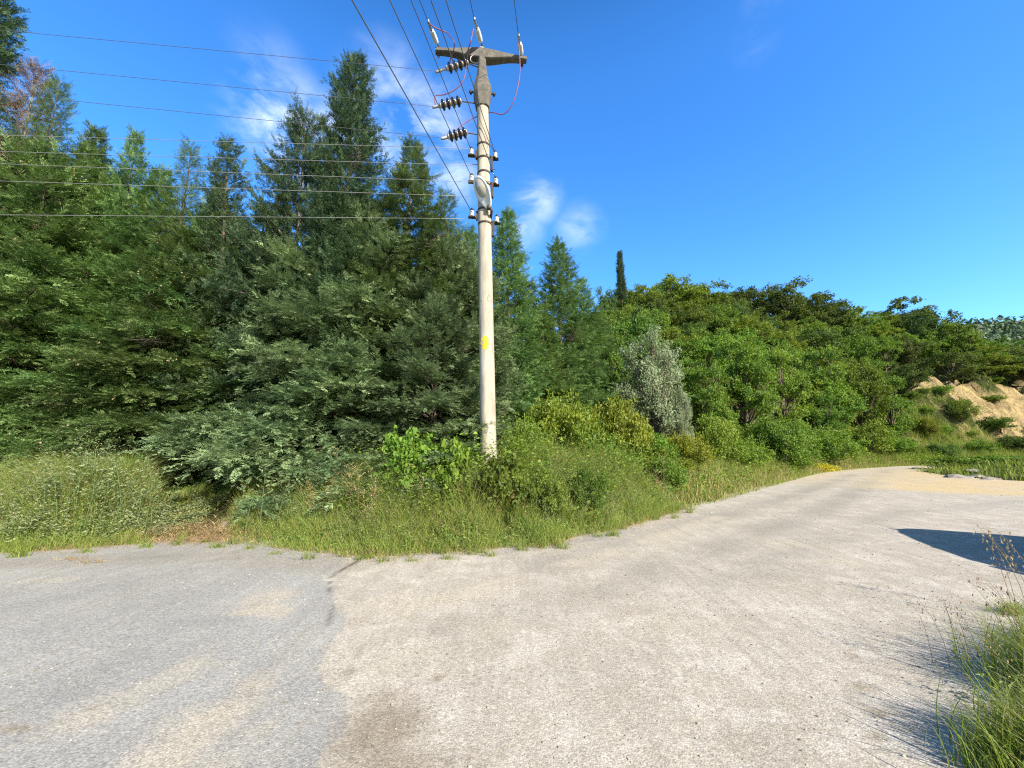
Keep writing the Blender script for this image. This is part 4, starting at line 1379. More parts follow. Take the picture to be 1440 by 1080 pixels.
x, y, r3 = edge_points(2000, (S0, SB), (.02, 3.2), 41, 1.1)
h = tallness(x, y) * (.24 + .7 * sstep(sdist(x, y) / 1.8)) * r3.uniform(.45, 1.0, len(x))
mk = h > .16
weeds('leafy_weeds', x[mk], y[mk], h[mk], 22, .075, 42, 'weed', 'leafy green weeds growing through the verge grass', .36)
x, y, r3 = edge_points(5200, (S0, SB), (.1, 2.6), 61, 1.0)
h = np.minimum(tallness(x, y) * (.35 + .75 * sstep(sdist(x, y) / 1.2)) * r3.uniform(.6, 1.1, len(x)), 1.0)
mk = (h > .3) & (x > -4.6) & (fbm(x * .9 + 4, y * .9, 3) > .42)
weeds('grass_seed_heads', x[mk], y[mk], h[mk], 12, .034, 62, 'pale_weed', 'pale seed heads nodding over the verge grass', .4, (.2, 1), .04, .72)
x, y, r3 = edge_points(26000, (S0, SB), (-.16, 1.5), 63, 1.3)
mk = fbm(x * .8 + 11, y * .8, 3) > .46
x, y = x[mk], y[mk]
blade_obj('dead_grass', x, y, tallness(x, y) * (.2 + .5 * sstep(sdist(x, y) / 1.2)) * r3.uniform(.4, 1.1, len(x)), r3.uniform(.004, .009, len(x)), 64, 'dry', 'brownish dead growth in patches at the foot of the verge', .8, (0, .6))
x, y, r3 = edge_points(420, (S0, s_of(235)), (.15, 1.9), 43, 1.0)
h = tallness(x, y) * (.45 + .7 * sstep(sdist(x, y) / 1.0)) * r3.uniform(.5, 1.2, len(x))
weeds('pale_weeds', x, y, h, 34, .085, 44, 'pale_weed', 'tall pale grey-green weeds at the far left of the verge', .3, spread=.1)
x, y, r3 = edge_points(1600, (s_of(430), s_of(1000, 704)), (.8, 3.6), 45, 1.0)
h = tallness(x, y) * (.5 + .55 * sstep(sdist(x, y) / 1.1)) * r3.uniform(.5, 1.1, len(x))
weeds('bramble_weeds', x, y, h, 24, .085, 46, 'leaf_bright', 'bramble shoots and broad-leaved weeds around the pole', .7, (.2, 1), .2)
x, y, r3 = edge_points(420, (s_of(530), s_of(760, 769)), (1.2, 2.6), 66, 1.0)
h = tallness(x, y) * (.5 + .5 * sstep(sdist(x, y) / 1.1)) * r3.uniform(.6, 1.15, len(x))
weeds('vine_growth', x, y, h, 16, .10, 67, 'leaf_vine', 'round-leaved vine shoots running through the verge by the pole', .95, (0, 1), .22)
x, y, r3 = edge_points(2600, (SB - 4, CUM[-3]), (.4, 7), 47, 1.0)
weeds('slope_weeds', x, y, r3.uniform(.35, .9, len(x)), 20, .14, 48, 'leaf_bright', 'bright leafy weeds on the slope above the track', .5, (0, 1), .3)
# yellow flowers where the track narrows
q = at_z(1168, 664, 0)
x = q.x + rng.normal(0, 1.0, 110) ; y = q.y + .5 + rng.normal(0, .35, 110)
mk = sdist(x, y) > -.2
M['flower'] = leaf_mat('yellow_flower', (.36, .36, .03), (.58, .52, .05), .3, .02, .0)
weeds('yellow_flowers', x[mk], y[mk], np.full(mk.sum(), .35), 10, .12, 49, 'flower', 'patch of yellow flowers where the track narrows', .9, (0, 1), .2)


# tall dry seed stalks at the far left (each a countable plant)
def stalk(h, seed, lean):
    r3 = random.Random(seed)
    mb = MB(); mb2 = []
    pts = [Vector((lean[0] * (i / 5) ** 2 * h, lean[1] * (i / 5) ** 2 * h, h * i / 5)) for i in range(6)]
    mb.tube(pts, [.006, .0055, .005, .004, .003, .002], 5)
    P, A, S = [], [], []
    for i in range(16):
        f = r3.uniform(.5, 1.0); k = f * 5; j = min(int(k), 4)
        b_ = pts[j].lerp(pts[j + 1], k - j)
        an = r3.uniform(0, 6.28); L_ = r3.uniform(.05, .16) * (1.3 - f * .6)
        e = b_ + Vector((math.cos(an) * L_, math.sin(an) * L_, L_ * r3.uniform(.2, .9)))
        mb.tube([b_, e], [.0025, .0015], 4, cap=False)
        for q_ in range(5):
            P.append(b_.lerp(e, .5 + .12 * q_)); A.append((e - b_).normalized() + Vector((r3.uniform(-.7, .7), r3.uniform(-.7, .7), r3.uniform(-.4, .6)))); S.append(r3.uniform(.02, .045))
    r4 = np.random.default_rng(seed)
    heads = leaves_mesh('panicle', np.array(P), r4.normal(0, 1, (len(P), 3)), np.array(S), r4.random(len(P)), .55, r4, np.array([tuple(a) for a in A]))
    return mb.mesh('stem', True), heads


SEEDS = [stalk(1.15, 70 + i, (random.uniform(-.4, .3), random.uniform(-.2, .2))) for i in range(4)]
for i, s_ in enumerate(SEEDS): proto('stalk%d' % i, s_, [M['pale_weed'], M['pale_weed']], ['stem', 'panicle'])
M['pale_weed'].name = 'pale_weed_leaf'
for i in range(26):
    px = (18, 42, 58, 75, 92, 104, 118, 131, 142, 150, 160, 171, 183, 196, 205, 215, 225, 238, 372, 395, 415, 440, 340, 520, 350, 88)[i]
    py = (655, 650, 668, 640, 660, 628, 640, 655, 632, 660, 645, 660, 640, 668, 650, 655, 640, 670, 665, 672, 680, 690, 680, 695, 690, 672)[i]
    D = 6.7 + random.uniform(0, .8)
    q = at(px, py, D); z0 = tz(q.x, q.y)
    s_ = (q.z - z0) / 1.15
    plant('stalk%d' % (i % 4), 'seed_stalk', (q.x, q.y, z0), 'pale dry seed stalk standing above the weeds at left' if i < 18 else 'pale dry seed stalk in the grass right of the straw', 'weed',
          (s_ * 1.1, s_ * 1.1, s_), random.uniform(0, 6.28), 'seed stalks above the weeds at left' if i < 18 else 'seed stalks right of the straw')

sx_, sy_, r3 = edge_points(46, (s_of(335), s_of(1000, 704)), (.35, 1.7), 73)
for i in range(46):
    z0 = tz(sx_[i], sy_[i]); s_ = r3.uniform(.55, 1.0)
    plant('stalk%d' % (i % 4), 'seed_stalk', (sx_[i], sy_[i], z0), 'thin pale seed stalk rising from the verge between the straw and the bend', 'weed', (s_ * .8, s_ * .8, s_), random.uniform(0, 6.28), 'seed stalks along the verge', mats=[M['dry'], M['dry']])

# ------------------------------------------------------------------ grass clump at the lower right
def clump(px, py, nb, sx, sy, hr, seed, db):
    q = at_z(px, py, 0)
    r3 = np.random.default_rng(seed)
    return q.x + r3.normal(0, sx, nb), q.y + r3.normal(0, sy, nb), r3.uniform(*hr, nb)


cl = [clump(1560, 1000, 1700, .18, .18, (.28, .58), 1, 0), clump(1490, 1090, 1200, .15, .10, (.15, .36), 2, 0), clump(1560, 930, 1200, .18, .16, (.22, .54), 3, 0), clump(1570, 1100, 1500, .22, .16, (.28, .52), 4, 0), clump(1400, 1078, 260, .08, .05, (.05, .15), 5, 0), clump(1630, 990, 1500, .28, .25, (.35, .7), 6, 0), clump(1430, 862, 150, .09, .04, (.08, .2), 7, 0)]
x = np.concatenate([c[0] for c in cl]); y = np.concatenate([c[1] for c in cl]); h = np.concatenate([c[2] for c in cl])
mk = y > .8
blade_obj('roadside_grass', x[mk], y[mk], h[mk] * .85, rng.uniform(.004, .0105, mk.sum()), 81, 'grass', 'clump of long green grass at the lower right of the gravel', .6, (0, .6), 5, z=np.full(mk.sum(), -.01), dirbias=(-.18, .1))
mk2 = mk & (rng.random(len(x)) < .10)
blade_obj('roadside_dry_grass', x[mk2] + .02, y[mk2], h[mk2] * 1.12, rng.uniform(.003, .005, mk2.sum()), 82, 'dry', 'dry stalks inside the lower right grass clump', .6, (.3, 1), 5, z=np.full(mk2.sum(), -.01), dirbias=(-.3, .1))


nw_ = 90
qx = at_z(1570, 1010, 0)
xw, yw = qx.x + rng.normal(0, .28, nw_), qx.y + rng.normal(0, .22, nw_)
mkw = yw > .9
weeds('roadside_weeds', xw[mkw], yw[mkw], rng.uniform(.15, .42, mkw.sum()), 14, .055, 83, 'weed', 'leafy weeds mixed into the lower right grass clump', .42, (0, .8), .1)


def oat(seed):
    """one wild oat: thin bent stem, hanging spikelets"""
    r3 = random.Random(seed); mb = MB(); h = .62
    pts = [Vector((-.16 * (i / 6) ** 2.2, .03 * (i / 6) ** 2, h * (i / 6) - .05 * (i / 6) ** 3)) for i in range(7)]
    mb.tube(pts, [.0022, .002, .0018, .0016, .0013, .001, .0008], 4, cap=False)
    P, A, S = [], [], []
    for i in range(12):
        f = .55 + .45 * i / 11; k = f * 6; j = min(int(k), 5); b_ = pts[j].lerp(pts[j + 1], k - j)
        an = r3.uniform(0, 6.28); L_ = r3.uniform(.02, .06)
        e = b_ + Vector((math.cos(an) * L_, math.sin(an) * L_, r3.uniform(-.01, .02)))
        mb.tube([b_, e], [.0008, .0005], 3, cap=False)
        for q_ in range(2):
            P.append(e); A.append(Vector((r3.uniform(-.3, .3), r3.uniform(-.3, .3), -1))); S.append(r3.uniform(.018, .028))
    r4 = np.random.default_rng(seed)
    return mb.mesh('stem'), leaves_mesh('panicle', np.array(P), r4.normal(0, 1, (len(P), 3)), np.array(S), r4.random(len(P)), .3, r4, np.array([tuple(a) for a in A]))


for i in range(3): proto('oat%d' % i, oat(90 + i), [M['dry'], M['dry']], ['stem', 'panicle'])
M['dry_dark'] = leaf_mat('brown_oat', (.16, .09, .06), (.30, .20, .13), .2, .1, .0)
OATS = [(1405, 748, 4.0, 'dry'), (1425, 742, 3.9, 'dry'), (1440, 755, 3.7, 'dry'), (1452, 748, 3.8, 'dry'), (1415, 765, 3.8, 'dry'), (1300, 848, 3.2, 'dry_dark'), (1322, 842, 3.1, 'dry_dark'), (1338, 838, 3.2, 'dry_dark'),
        (1352, 850, 3.0, 'dry_dark'), (1365, 842, 3.0, 'dry_dark'), (1410, 822, 3.0, 'dry_dark'), (1425, 815, 3.1, 'dry_dark'), (1438, 828, 3.0, 'dry_dark'), (1345, 945, 2.5, 'dry_dark'), (1362, 935, 2.5, 'dry_dark'), (1400, 880, 2.8, 'dry'), (1418, 890, 2.6, 'dry')]
for i, (px, py, D, mt) in enumerate(OATS):
    q = at(px, py, D); h = max(q.z, .12)
    plant('oat%d' % (i % 3), 'wild_oat', (q.x, q.y, 0), 'pale wild oat stem by the car shadow' if mt == 'dry' else 'thin brown oat stem on the gravel by the grass clump', 'grass stem', (h / .57,) * 3, random.uniform(-.7, .7),
          'pale wild oats' if mt == 'dry' else 'brown oat stems', mats=[M[mt], M[mt]])
# dry tufts lying at the asphalt edge
for (px, py, lb) in ((105, 787, 'flattened dry tuft on the asphalt below the weeds at left'), (130, 792, 'small green-tan tuft on the asphalt near the verge')):
    q = at_z(px, py, 0)
    n_ = 70
    x = q.x + rng.normal(0, .10, n_); y = q.y + rng.normal(0, .05, n_)
    V_, F_, tt = blades(x, y, np.full(n_, .005), rng.uniform(.03, .10, n_), rng.uniform(.004, .007, n_), int(px), 2.2, (0, 1), 3)
    tag(obj('grass_tuft', np_mesh('grass_tuft', V_, F_, True, tt), M['dry']), lb, 'grass')

# pale stones at the mound and a slab behind the straw
for i, (px, py, D, s_, lb) in enumerate([(1345, 660, 18.6, .42, 'largest pale stone at the front of the grassy mound'), (1332, 663, 18.8, .25, 'small pale stone left of the largest one on the mound'),
                                         (1392, 668, 17.8, .30, 'pale stone on the mound edge near the sandy strip'), (1372, 660, 18.6, .22, 'small stone between the two pale ones on the mound'),
                                         (1368, 655, 20, .28, 'pale stone lying higher on the grassy mound'), (335, 704, 7.6, .17, 'grey stone slab behind the straw patch'), (1290, 656, 25, .3, 'pale stone at the end of the visible track')]):
    v, f = blob_stone(100 + i, .5, 2)
    q = at(px, py, D); z0 = tz(q.x, q.y) if D > 7 else 0
    me_ = np_mesh('stone', v * np.array([s_ * 1.5, s_, s_ * .8]), f, False)
    tag(obj('stone', me_, M['stone'], None, (q.x, q.y, z0 + s_ * .12)), lb, 'stone', 'pale stones')

# ------------------------------------------------------------------ concrete utility pole
PD = 8.0
Bp = at(687, 640, PD); Tp = at(677.5, 84, PD)
g0 = tz(Bp.x, Bp.y)
axis = (Tp - Bp).normalized()
B0 = Bp + axis * ((g0 - .3 - Bp.z) / axis.z)
pole = empty('utility_pole', B0, 'tall round concrete utility pole with a winged cross arm, leaning slightly left', 'utility pole')


def pl(v): return Vector(v) - B0


def on_axis(z): return B0 + axis * ((z - B0.z) / axis.z)


def zrow(py):
    """height on the pole axis seen at photo row py"""
    lo, hi = B0.z, Tp.z + 1
    for _ in range(40):
        m_ = (lo + hi) / 2
        if proj(on_axis(m_))[1] > py: lo = m_
        else: hi = m_
    return lo


ZT = Tp.z
def rad(z): return .165 - .04 * (z - B0.z) / (ZT - B0.z)


mb = MB()
zs = np.linspace(B0.z, zrow(124), 14)
mb.tube([pl(on_axis(z)) for z in zs], [rad(z) for z in zs], 28)
mb.build('shaft', M['concrete'], pole, True)
# socket of the cross arm: an eight-sided sleeve swelling at its waist
yaw = R(6)
ex = Vector((math.cos(yaw), math.sin(yaw), 0)); ey = Vector((-math.sin(yaw), math.cos(yaw), 0)); ez = Vector((0, 0, 1))


def loft(name, secs, mat, parent, k=12, pw=.55, smooth=True):
    """secs: (centre, half x, half y) rings of rounded-rectangle sections stacked upward"""
    V_, F_ = [], []
    for (c, hx, hy) in secs:
        for j in range(k):
            an = 2 * math.pi * (j + .5) / k
            cx, cy = math.cos(an), math.sin(an)
            V_.append(tuple(pl(c + ex * (hx * math.copysign(abs(cx) ** pw, cx)) + ey * (hy * math.copysign(abs(cy) ** pw, cy)))))
    n = len(secs)
    for i in range(n - 1):
        for j in range(k): F_.append([i * k + j, i * k + (j + 1) % k, (i + 1) * k + (j + 1) % k, (i + 1) * k + j])
    V_ += [tuple(pl(secs[0][0])), tuple(pl(secs[-1][0]))]
    T_ = [[n * k, (j + 1) % k, j] for j in range(k)] + [[n * k + 1, (n - 1) * k + j, (n - 1) * k + (j + 1) % k] for j in range(k)]
    return obj(name, np_mesh(name, V_, [np.array(F_), np.array(T_)], smooth), mat, parent)


loft('arm_socket', [(on_axis(zrow(y_)), hw, hd) for y_, hw, hd in ((153, .15, .155), (148, .165, .17), (135, .205, .195), (127, .205, .195), (113, .14, .15), (100, .105, .13), (88, .095, .12), (76, .095, .12))], M['concrete_dark'], pole, 8, .6, False)
# end of the shaft seen through the arm
za_ = on_axis(zrow(78)).z
mbc = MB(); mbc.tube([pl(on_axis(za_ - .05)), pl(on_axis(za_ + .15)), pl(on_axis(za_ + .16))], [.088, .085, .06], 14); mbc.build('shaft_cap', M['concrete'], pole, False)
# winged cross arm
za = on_axis(zrow(78)).z
mb = MB()
ctr = on_axis(za)
Lh, Rh = at_z(613, 77, za + .02), at_z(739, 92, za + .02)
V_, F_ = [], []
for i in range(21):
    f = i / 20
    p_ = Lh.lerp(Rh, f)
    u = (p_ - ctr).dot(ex)
    a_ = abs(u)
    lim = max(abs((Lh - ctr).dot(ex)), abs((Rh - ctr).dot(ex)))
    side_l = abs((Lh - ctr).dot(ex)) if u < 0 else abs((Rh - ctr).dot(ex))
    q = min(a_ / side_l, 1)
    top = .06 * (1 - sstep((q - .05) / .75)) ** 1.1 + .055
    bot = -.10 * (1 - sstep((q - .10) / .62)) - .055
    hd = .07 + .045 * (1 - q)
    c = ctr + ex * u
    for (dy, dz) in ((-hd, bot + .015), (-hd, top - .03), (-hd + .03, top), (hd - .03, top), (hd, top - .03), (hd, bot + .015), (hd - .02, bot), (-hd + .02, bot)):
        V_.append(tuple(pl(c + ey * dy + ez * dz)))
for i in range(20):
    for j in range(8): F_.append([i * 8 + j, i * 8 + (j + 1) % 8, (i + 1) * 8 + (j + 1) % 8, (i + 1) * 8 + j])
F_ += [[0, 7, 6, 1], [1, 6, 5, 2], [2, 5, 4, 3]]
e_ = 20 * 8
F_ += [[e_ + 1, e_ + 6, e_ + 7, e_], [e_ + 2, e_ + 5, e_ + 6, e_ + 1], [e_ + 3, e_ + 4, e_ + 5, e_ + 2]]
obj('cross_arm', np_mesh('cross_arm', V_, np.array(F_)), M['concrete_dark'], pole)
armU0 = (Lh - ctr).dot(ex)
armU1 = (Rh - ctr).dot(ex)


def lathe_along(mb, p0, p1, prof, k=14):
    """prof: (t, radius) along the line p0-p1"""
    mb.tube([p0.lerp(p1, t_) for t_, r__ in prof], [r__ for t_, r__ in prof], k)


# polymer insulators from the arm towards the camera side
CLAMP = []
for (bx, by, tx, ty) in ((617, 68, 602, 30), (678, 66, 667, 27), (734, 82, 729, 50)):
    b_ = at_z(bx, by, za + .10 if bx != 678 else za + .2)
    t_ = at_z(tx, ty, za + .06 if bx != 678 else za + .15)
    ln = (t_ - b_).length
    mb = MB()
    prof = [(.20, .025), (.22, .05), (.27, .05)]
    f = .30
    while f < .60: prof += [(f, .036), (f + .012, .058), (f + .03, .036)]; f += .045
    prof += [(.62, .048), (.67, .048), (.69, .02)]
    lathe_along(mb, pl(b_), pl(t_), prof)
    ins = mb.build('polymer_insulator', M['polymer'], pole, True)
    mb = MB()
    bb = MB()
    bb.tube([pl(b_) - ez * .24, pl(b_) + ez * .07], .016, 6)
    bb.tube([pl(b_) + ez * .02, pl(b_.lerp(t_, .23))], .012, 6)
    bb.tube([pl(b_) - ez * .20, pl(b_) - ez * .18], .035, 6)
    bb.build('shackle', M['iron'], ins)
    Mx = (t_ - b_).to_track_quat('X', 'Z').to_matrix().to_4x4()
    mb.box(pl(b_.lerp(t_, .86)), .36 * ln, .05, .07, Mx, .012)
    mb.tube([pl(b_.lerp(t_, .66)), pl(b_.lerp(t_, .78))], .013, 6)
    for q in (.78, .86, .94): mb.tube([pl(b_.lerp(t_, q)) - ez * .06, pl(b_.lerp(t_, q)) + ez * .07], .010, 6)
    mb.build('dead_end_clamp', M['steel'], ins)
    CLAMP.append((b_, t_))

# brown and white porcelain strings pulling left
STR = []
for (ax, ay, tx, ty, sleeve) in ((658, 88, 617, 100, 0), (657, 140, 613, 150, 1), (664, 184, 625, 194, 1)):
    b_ = at(ax, ay, PD - .12); t_ = at(tx, ty, PD - .22)
    mb = MB(); md_ = MB()
    n = 4 if sleeve == 0 else 4
    s0, s1 = (.02, .72) if sleeve == 0 else (.22, .86)
    mb.tube([pl(b_.lerp(t_, s0)), pl(b_.lerp(t_, s1))], .048, 10)
    for i in range(n + 1):
        q = s0 + (s1 - s0) * i / n
        mb.tube([pl(b_.lerp(t_, q - .012)), pl(b_.lerp(t_, q + .012))], .058, 10)
    ins = mb.build('strain_insulator', M['porcelain'], pole, True)
    for i in range(n):
        q = s0 + (s1 - s0) * (i + .5) / n
        dsk = MB()
        lathe_along(dsk, pl(b_.lerp(t_, q - .045)), pl(b_.lerp(t_, q + .045)), [(0, .055), (.12, .102), (.35, .116), (.6, .11), (.8, .075), (1, .055)])
        dsk.build('disc', M['porcelain_dark'], ins, True)
    mb = MB()
    mb.tube([pl(on_axis(b_.z) - ex * .10), pl(b_.lerp(t_, s0 + .01))], .014, 6)
    mb.build('link', M['iron'], ins)
    mb = MB()
    mb.tube([pl(b_.lerp(t_, s1)), pl(b_.lerp(t_, 1.0))], [.028, .016], 6)
    Mx = (t_ - b_).to_track_quat('X', 'Z').to_matrix().to_4x4()
    mb.box(pl(b_.lerp(t_, 1.0)), .16, .05, .06, Mx, .012)
    for q in (.9, 1.0): mb.tube([pl(b_.lerp(t_, q)) - ez * .02, pl(b_.lerp(t_, q)) + ez * .10], .010, 5)
    mb.build('dead_end_clamp', M['steel'], ins)
    STR.append((b_, t_))
# bolts through the socket waist
zb = on_axis(zrow(131)).z
for s_ in (-1, 1):
    mb = MB(); c = on_axis(zb)
    mb.tube([pl(c + ex * s_ * .2), pl(c + ex * s_ * .30)], .022, 6); mb.box(pl(c + ex * s_ * .26), .04, .08, .08, None, .008)
    mb.build('bolt', M['iron'], pole)
# curled wire tie under the arm
mb = MB()
mb.tube([pl(at(681 - 2, 84, PD - .2) + Vector((-.16 + .12 * math.cos(a_), 0, .02 + .11 * math.sin(a_)))) for a_ in np.linspace(.9, 5.2, 14)], .008, 5)
mb.build('tie_wire', M['steel'], pole)

# steel bands
for y_ in (206, 225, 245, 262, 297, 316):
    z = zrow(y_); mb = MB(); c = on_axis(z)
    mb.tube([pl(c - axis * .022), pl(c + axis * .022)], rad(z) + .008, 28)
    mb.build('clamp_band', M['iron'], pole, True)

# low-voltage spool insulators on brackets, left and right
SPOOL = {}
for key, px, py, s_ in (('l1', 664, 216, -1), ('l2', 664, 253, -1), ('l3', 664, 302, -1), ('r1', 693, 215, 1), ('r2', 694, 252, 1), ('r3', 695, 306, 1)):
    z = zrow(py); c = on_axis(z)
    p_ = c + ex * s_ * (rad(z) + .13) + ey * (-.02 if s_ < 0 else .06)
    mb = MB()
    mb.box(pl(c + ex * s_ * (rad(z) + .06) - ez * .085), .16, .06, .03, None, .006)
    mb.box(pl(p_ - ez * .085), .15, .10, .025, None, .006)
    if s_ > 0:
        mb.box(pl(c + ex * (rad(z) + .05) - ez * .26), .05, .09, .34, None, .008)
    else:
        mb.box(pl(c - ex * (rad(z) + .022) - ez * .04), .03, .09, .2, None, .006)
    mb.tube([pl(p_ - ez * .12), pl(p_ + ez * .13)], .011, 6)
    br = mb.build('spool_bracket', M['iron'], pole)
    mb = MB()
    mb.tube([pl(p_ + ez * h_) for h_ in (-.07, -.055, -.02, 0, .02, .05, .06)], [.045, .052, .050, .034, .048, .050, .03], 14)
    mb.build('spool_insulator', M['porcelain'], br, True)
    mb = MB()
    mb.tube([pl(p_ + ez * h_) for h_ in (.062, .09, .125)], [.05, .04, .012], 12)
    mb.build('cap', M['porcelain_dark'], br, True)
    SPOOL[key] = p_
# step pegs
for (px, py, s_) in ((662, 232, -1), (697, 237, 1)):
    z = zrow(py); c = on_axis(z); mb = MB()
    mb.tube([pl(c + ex * s_ * rad(z)), pl(c + ex * s_ * (rad(z) + .12))], .008, 5); mb.build('step_peg', M['iron'], pole)

# street-lamp head strapped to the pole, its glass looking out and down to the left
lp = at(679, 271, PD - .30)
ldir = Vector((-.36, -.25, .80)).normalized()             # long axis, upward to the left
lnorm = Vector((-.50, -.83, -.25)); lnorm = (lnorm - ldir * lnorm.dot(ldir)).normalized()   # way the glass faces
lside = ldir.cross(lnorm)
mb = MB()


def lamp_ring(zc, a_, b_, shift):
    return [pl(lp + ldir * (shift + a_ * math.cos(t_)) + lside * (b_ * (1 - .25 * math.cos(t_) * -1 * (math.cos(t_) < 0)) * math.sin(t_)) + lnorm * zc) for t_ in np.linspace(0, 2 * math.pi, 25)[:-1]]


rings = [lamp_ring(-.10, .12, .06, .0), lamp_ring(-.085, .24, .11, .0), lamp_ring(-.04, .33, .155, .0), lamp_ring(.0, .36, .17, 0), lamp_ring(.02, .355, .165, 0), lamp_ring(.012, .30, .135, 0)]
V_ = [tuple(p_) for r__ in rings for p_ in r__]
F_ = [[i * 24 + j, i * 24 + (j + 1) % 24, (i + 1) * 24 + (j + 1) % 24, (i + 1) * 24 + j] for i in range(5) for j in range(24)]
V_ += [tuple(pl(lp - lnorm * .10)), tuple(pl(lp + lnorm * .008))]
T_ = [[144, (j + 1) % 24, j] for j in range(24)] + [[145, 120 + j, 120 + (j + 1) % 24] for j in range(24)]
lamp = obj('lamp_head', np_mesh('lamp_head', V_, [np.array(F_), np.array(T_)], True), M['lamp_white'], pole)
rings = [[pl(lp + ldir * (.10 + .20 * s_ * math.cos(t_)) + lside * (.115 * s_ * math.sin(t_)) + lnorm * (.014 + .055 * (1 - s_ ** 2))) for t_ in np.linspace(0, 2 * math.pi, 21)[:-1]] for s_ in (1, .8, .5, .2)]
V_ = [tuple(p_) for r__ in rings for p_ in r__]
F_ = [[i * 20 + j, i * 20 + (j + 1) % 20, (i + 1) * 20 + (j + 1) % 20, (i + 1) * 20 + j] for i in range(3) for j in range(20)]
V_.append(tuple(pl(lp + ldir * .10 + lnorm * .069)))
obj('lamp_glass', np_mesh('lamp_glass', V_, [np.array(F_), np.array([[80, 60 + j, 60 + (j + 1) % 20] for j in range(20)])], True), M['lens'], lamp)
mb = MB()
c_ = lp - ldir * .34
mb.tube([pl(c_ + ldir * .06), pl(c_ - ldir * .05 + ex * .03), pl(on_axis(zrow(307)) + ex * .13 - ey * .02)], [.03, .03, .028], 10)
mb.box(pl(c_ + ldir * .02), .09, .09, .09, None, .015)
mb.build('lamp_arm', M['iron'], lamp, True)

# yellow paint patch and faint grey marks on the shaft, as thin curved skins
def skin(name, px, py, pts, mat, off=.002):
    """polyline strokes (metres: along the girth, up) laid on the round shaft"""
    z0 = zrow(py); x_, y_ = 0, 0
    c = on_axis(z0)
    th0 = math.asin(max(-1, min(1, ((px - proj(c)[0]) / FPX * (c.y * 1.0)) / rad(z0))))
    V_, F_ = [], []
    for (stroke, wd) in pts:
        for i in range(len(stroke) - 1):
            (a0, b0), (a1, b1) = stroke[i], stroke[i + 1]
            l_ = math.hypot(a1 - a0, b1 - b0); nx_, ny_ = -(b1 - b0) / l_ * wd / 2, (a1 - a0) / l_ * wd / 2
            k_ = len(V_)
            for (u_, v_) in ((a0 + nx_, b0 + ny_), (a0 - nx_, b0 - ny_), (a1 - nx_, b1 - ny_), (a1 + nx_, b1 + ny_)):
                z = z0 + v_; r__ = rad(z) + off; th = th0 + u_ / r__
                cc = on_axis(z)
                V_.append(tuple(pl(cc + Vector((math.sin(th), -math.cos(th), 0)) * r__)))
            F_.append([k_, k_ + 1, k_ + 2, k_ + 3])
    return obj(name, np_mesh(name, V_, np.array(F_)), mat, pole)


arc = [(.045 * math.cos(a_), .075 * math.sin(a_)) for a_ in np.linspace(R(50), R(310), 12)]
skin('painted_letter', 689, 423, [(arc, .014), ([(.029, -.057), (.029, -.02)], .014), ([(.005, -.02), (.036, -.02)], .014)], M['grey_paint'])
skin('painted_dash', 678, 426, [([(-.03, 0), (.012, .004)], .012)], M['grey_paint'], .0025)
yrows = []
r3 = random.Random(8)
for i in range(15):
    v_ = -.13 + .26 * i / 14; q = max(1 - (v_ / .14) ** 2, .02) ** .5
    yrows.append(([(-.085 * q + r3.uniform(-.03, .02), v_), (-.03 * q, v_), (.03 * q, v_), (.08 * q + r3.uniform(-.03, .02), v_)], .0192))
skin('yellow_patch', 683, 484, yrows, M['yellow'], .003)

# jumper cables
def spline(ps, n=10):
    ps = [Vector(p_) for p_ in ps]; out_ = []
    e = [ps[0] * 2 - ps[1]] + ps + [ps[-1] * 2 - ps[-2]]
    for i in range(1, len(e) - 2):
        for k in range(n):
            t_ = k / n
            out_.append(.5 * ((2 * e[i]) + (e[i + 1] - e[i - 1]) * t_ + (2 * e[i - 1] - 5 * e[i] + 4 * e[i + 1] - e[i + 2]) * t_ ** 2 + (-e[i - 1] + 3 * e[i] - 3 * e[i + 1] + e[i + 2]) * t_ ** 3))
    return out_ + [ps[-1]]


D_ = lambda v: v.y
y0 = CLAMP[0][1].y; y1 = CLAMP[1][1].y; y2 = CLAMP[2][1].y
JUMP = [[(605, 34, y0 + .05), (614, 40, y0 + .1), (628, 46, y0 + .25), (638, 58, 7.3), (638, 70, 7.5), (634, 82, 7.7), (630, 95, PD - .22)],
        [(666, 40, y1 + .08), (662, 58, 7.4), (658, 72, 7.55), (656, 90, 7.7), (652, 112, 7.72), (640, 126, 7.75), (625, 133, 7.78), (612, 135, 7.78), (612, 148, PD - .22)],
        [(729, 60, y2 + .1), (731, 85, 7.75), (730, 112, 7.75), (722, 143, 7.8), (709, 160, 7.9), (692, 158, 7.98), (684, 160, 8.2), (668, 165, 8.05), (652, 174, 7.85), (638, 186, 7.78)]]
for j in JUMP:
    mb = MB(); mb.tube(spline([pl(at(*q)) for q in j]), .011, 6); mb.build('jumper_cable', M['jumper'], pole, True)
mb = MB(); mb.tube(spline([pl(at(*q)) for q in ((674, 140, 7.80), (674, 165, 7.83), (682, 185, 7.83), (689, 203, 7.86), (694, 212, 7.95))]), .007, 5); mb.build('jumper_cable', M['iron'], pole, True)

# ------------------------------------------------------------------ overhead wires
def wire(a_, b_, label, mat, sag=.12, r__=.0075, n=24):
    mb = MB()
    mb.tube([a_.lerp(b_, i / n) - ez * sag * 4 * (i / n) * (1 - i / n) for i in range(n + 1)], r__, 6)
    o_ = mb.build('overhead_wire', M[mat], None, True)
    return tag(o_, label, 'wire', 'overhead wires')


def extend(a_, b_, L_): return a_ + (b_ - a_).normalized() * L_


